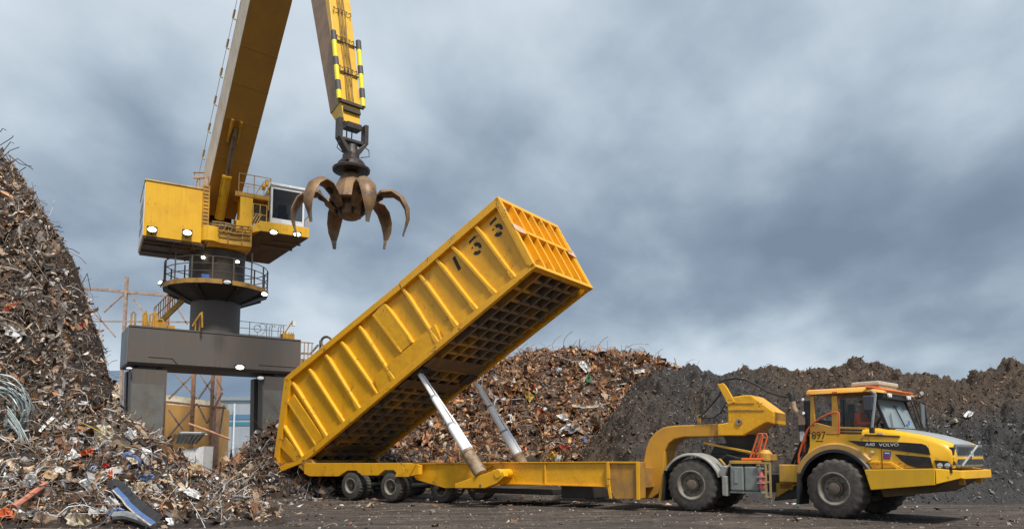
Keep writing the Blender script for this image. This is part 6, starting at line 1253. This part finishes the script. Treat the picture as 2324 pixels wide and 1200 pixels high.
# coil of pale wire on the left heap
C0 = hit(2, 935, left_z, lift=.5); m = MB(); r = random.Random(3)
for k in range(15):
    ra, rb = .72+r.uniform(-.2, .15), .92+r.uniform(-.25, .15); ph = r.uniform(-.25, .25); c = C0+np.array([r.uniform(-.15, .15), r.uniform(-.2, .2), r.uniform(-.15, .15)])
    m.tube([c+np.array([ra*math.cos(a), -.25*math.sin(a+ph)+.1*math.sin(3*a+k), rb*math.sin(a)]) for a in np.linspace(0, 2*PI, 26)], .022, 5)
for k in range(9):
    a0 = C0+np.array([.75+r.uniform(-.1, .1), -.2, -.5+r.uniform(-.3, .2)]); m.tube([a0+np.array([-.4, 0, .5]), a0, a0+np.array([r.uniform(.1, .5), -.1, -r.uniform(.5, 1.0)])], .02, 5)
tag(m.build('wire_coil', M('galvanised_wire', (.36, .42, .42), (.22, .26, .26), .45, .3, scale=6.)), 'tangled coil of pale galvanised wire on the left scrap heap', 'wire coil')
m = MB(); m.tube([atY(428, 961, 35.5), atY(470, 976, 35.6), atY(522, 996, 36.2)], .055, 6); tag(m.build('rusty_bar', RUSTO), 'long rusty bar sticking out of the tipped scrap towards the skip', 'bar')
# stray wires on the crest of the left heap
ws = [((0, 330), (28, 312), (30, 308)), ((10, 380), (40, 360), (75, 385)), ((20, 352), (45, 372), (72, 378)), ((30, 405), (60, 425), (82, 440)), ((60, 470), (92, 476), (108, 494), (98, 502)), ((140, 560), (165, 566), (180, 575)), ((188, 640), (198, 620), (206, 660)), ((0, 300), (6, 292), (14, 296)), ((6, 345), (24, 322), (32, 326)), ((96, 520), (118, 530), (130, 548)), ((4, 360), (22, 342), (44, 334))]
for k, w in enumerate(ws):
    m = MB(); m.tube([atY(x, y, 28.2+.1*k) for x, y in w], .016, 5); tag(m.build('stray_wire', DKS), 'thin dark wire springing out of the upper edge of the left heap', 'wire', 'wires sticking out of the left heap')
# odd bits in the rusty heap and the dark heap
for poly, nm, mt, lb in (([(1262, 942), (1278, 938), (1290, 950), (1280, 956)], 'white_sheet', SW, 'white sheet low in the rusty heap above the chassis'), ([(1190, 886), (1204, 890), (1212, 900), (1202, 914), (1192, 900)], 'orange_scrap', SYl, 'orange yellow plate in the rusty heap right of the far ram'),
    ([(1266, 980), (1284, 964), (1312, 960), (1318, 972), (1296, 984), (1274, 990)], 'silver_wreck', SGY, 'twisted silver and blue wreck in the rusty heap'), ([(1242, 1030), (1256, 1026), (1266, 1036), (1250, 1042)], 'yellow_scrap', SYl, 'yellow scrap just above the chassis beam in the rusty heap'),
    ([(1330, 852), (1340, 850), (1340, 866), (1332, 868)], 'green_can', SGn, 'small green can near the crest of the rusty heap'), ([(1312, 824), (1326, 820), (1342, 842), (1330, 846)], 'white_sheet', SW, 'white and black panel near the crest of the rusty heap'),
    ([(1296, 918), (1330, 922), (1360, 920), (1358, 925), (1328, 928), (1298, 923)], 'cream_strip', SC, 'long cream strip at the right side of the rusty heap'), ([(1435, 840), (1462, 838), (1464, 845), (1440, 848)], 'pale_sheet', SW, 'pale sheet near the right end of the rusty heap'),
    ([(1206, 868), (1214, 872), (1218, 888), (1210, 884)], 'red_strip', SOr, 'short red strip in the rusty heap right of the raised body'), ([(1118, 856), (1126, 852), (1130, 862), (1122, 866)], 'white_tub', SW, 'small white tub in the rusty heap under the raised body'),
    ([(1152, 942), (1160, 938), (1166, 954), (1160, 960)], 'white_sheet', SW, 'upright white sheet in the rusty heap behind the far ram')): scrap_sheet(poly, nm, mt, lb, zf=back_z, lift=.35, seed=len(lb), rough=.08)
for poly, nm, mt, lb in (([(2186, 942), (2198, 932), (2210, 936), (2204, 944), (2190, 948)], 'white_sheet', SW, 'white sheet on the dark heap beyond the hauler bonnet'), ([(2160, 954), (2170, 950), (2174, 957), (2163, 960)], 'cream_sheet', SC, 'small cream sheet on the dark heap beyond the hauler bonnet')): scrap_sheet(poly, nm, mt, lb, zf=dark_z, lift=.15, seed=len(lb))
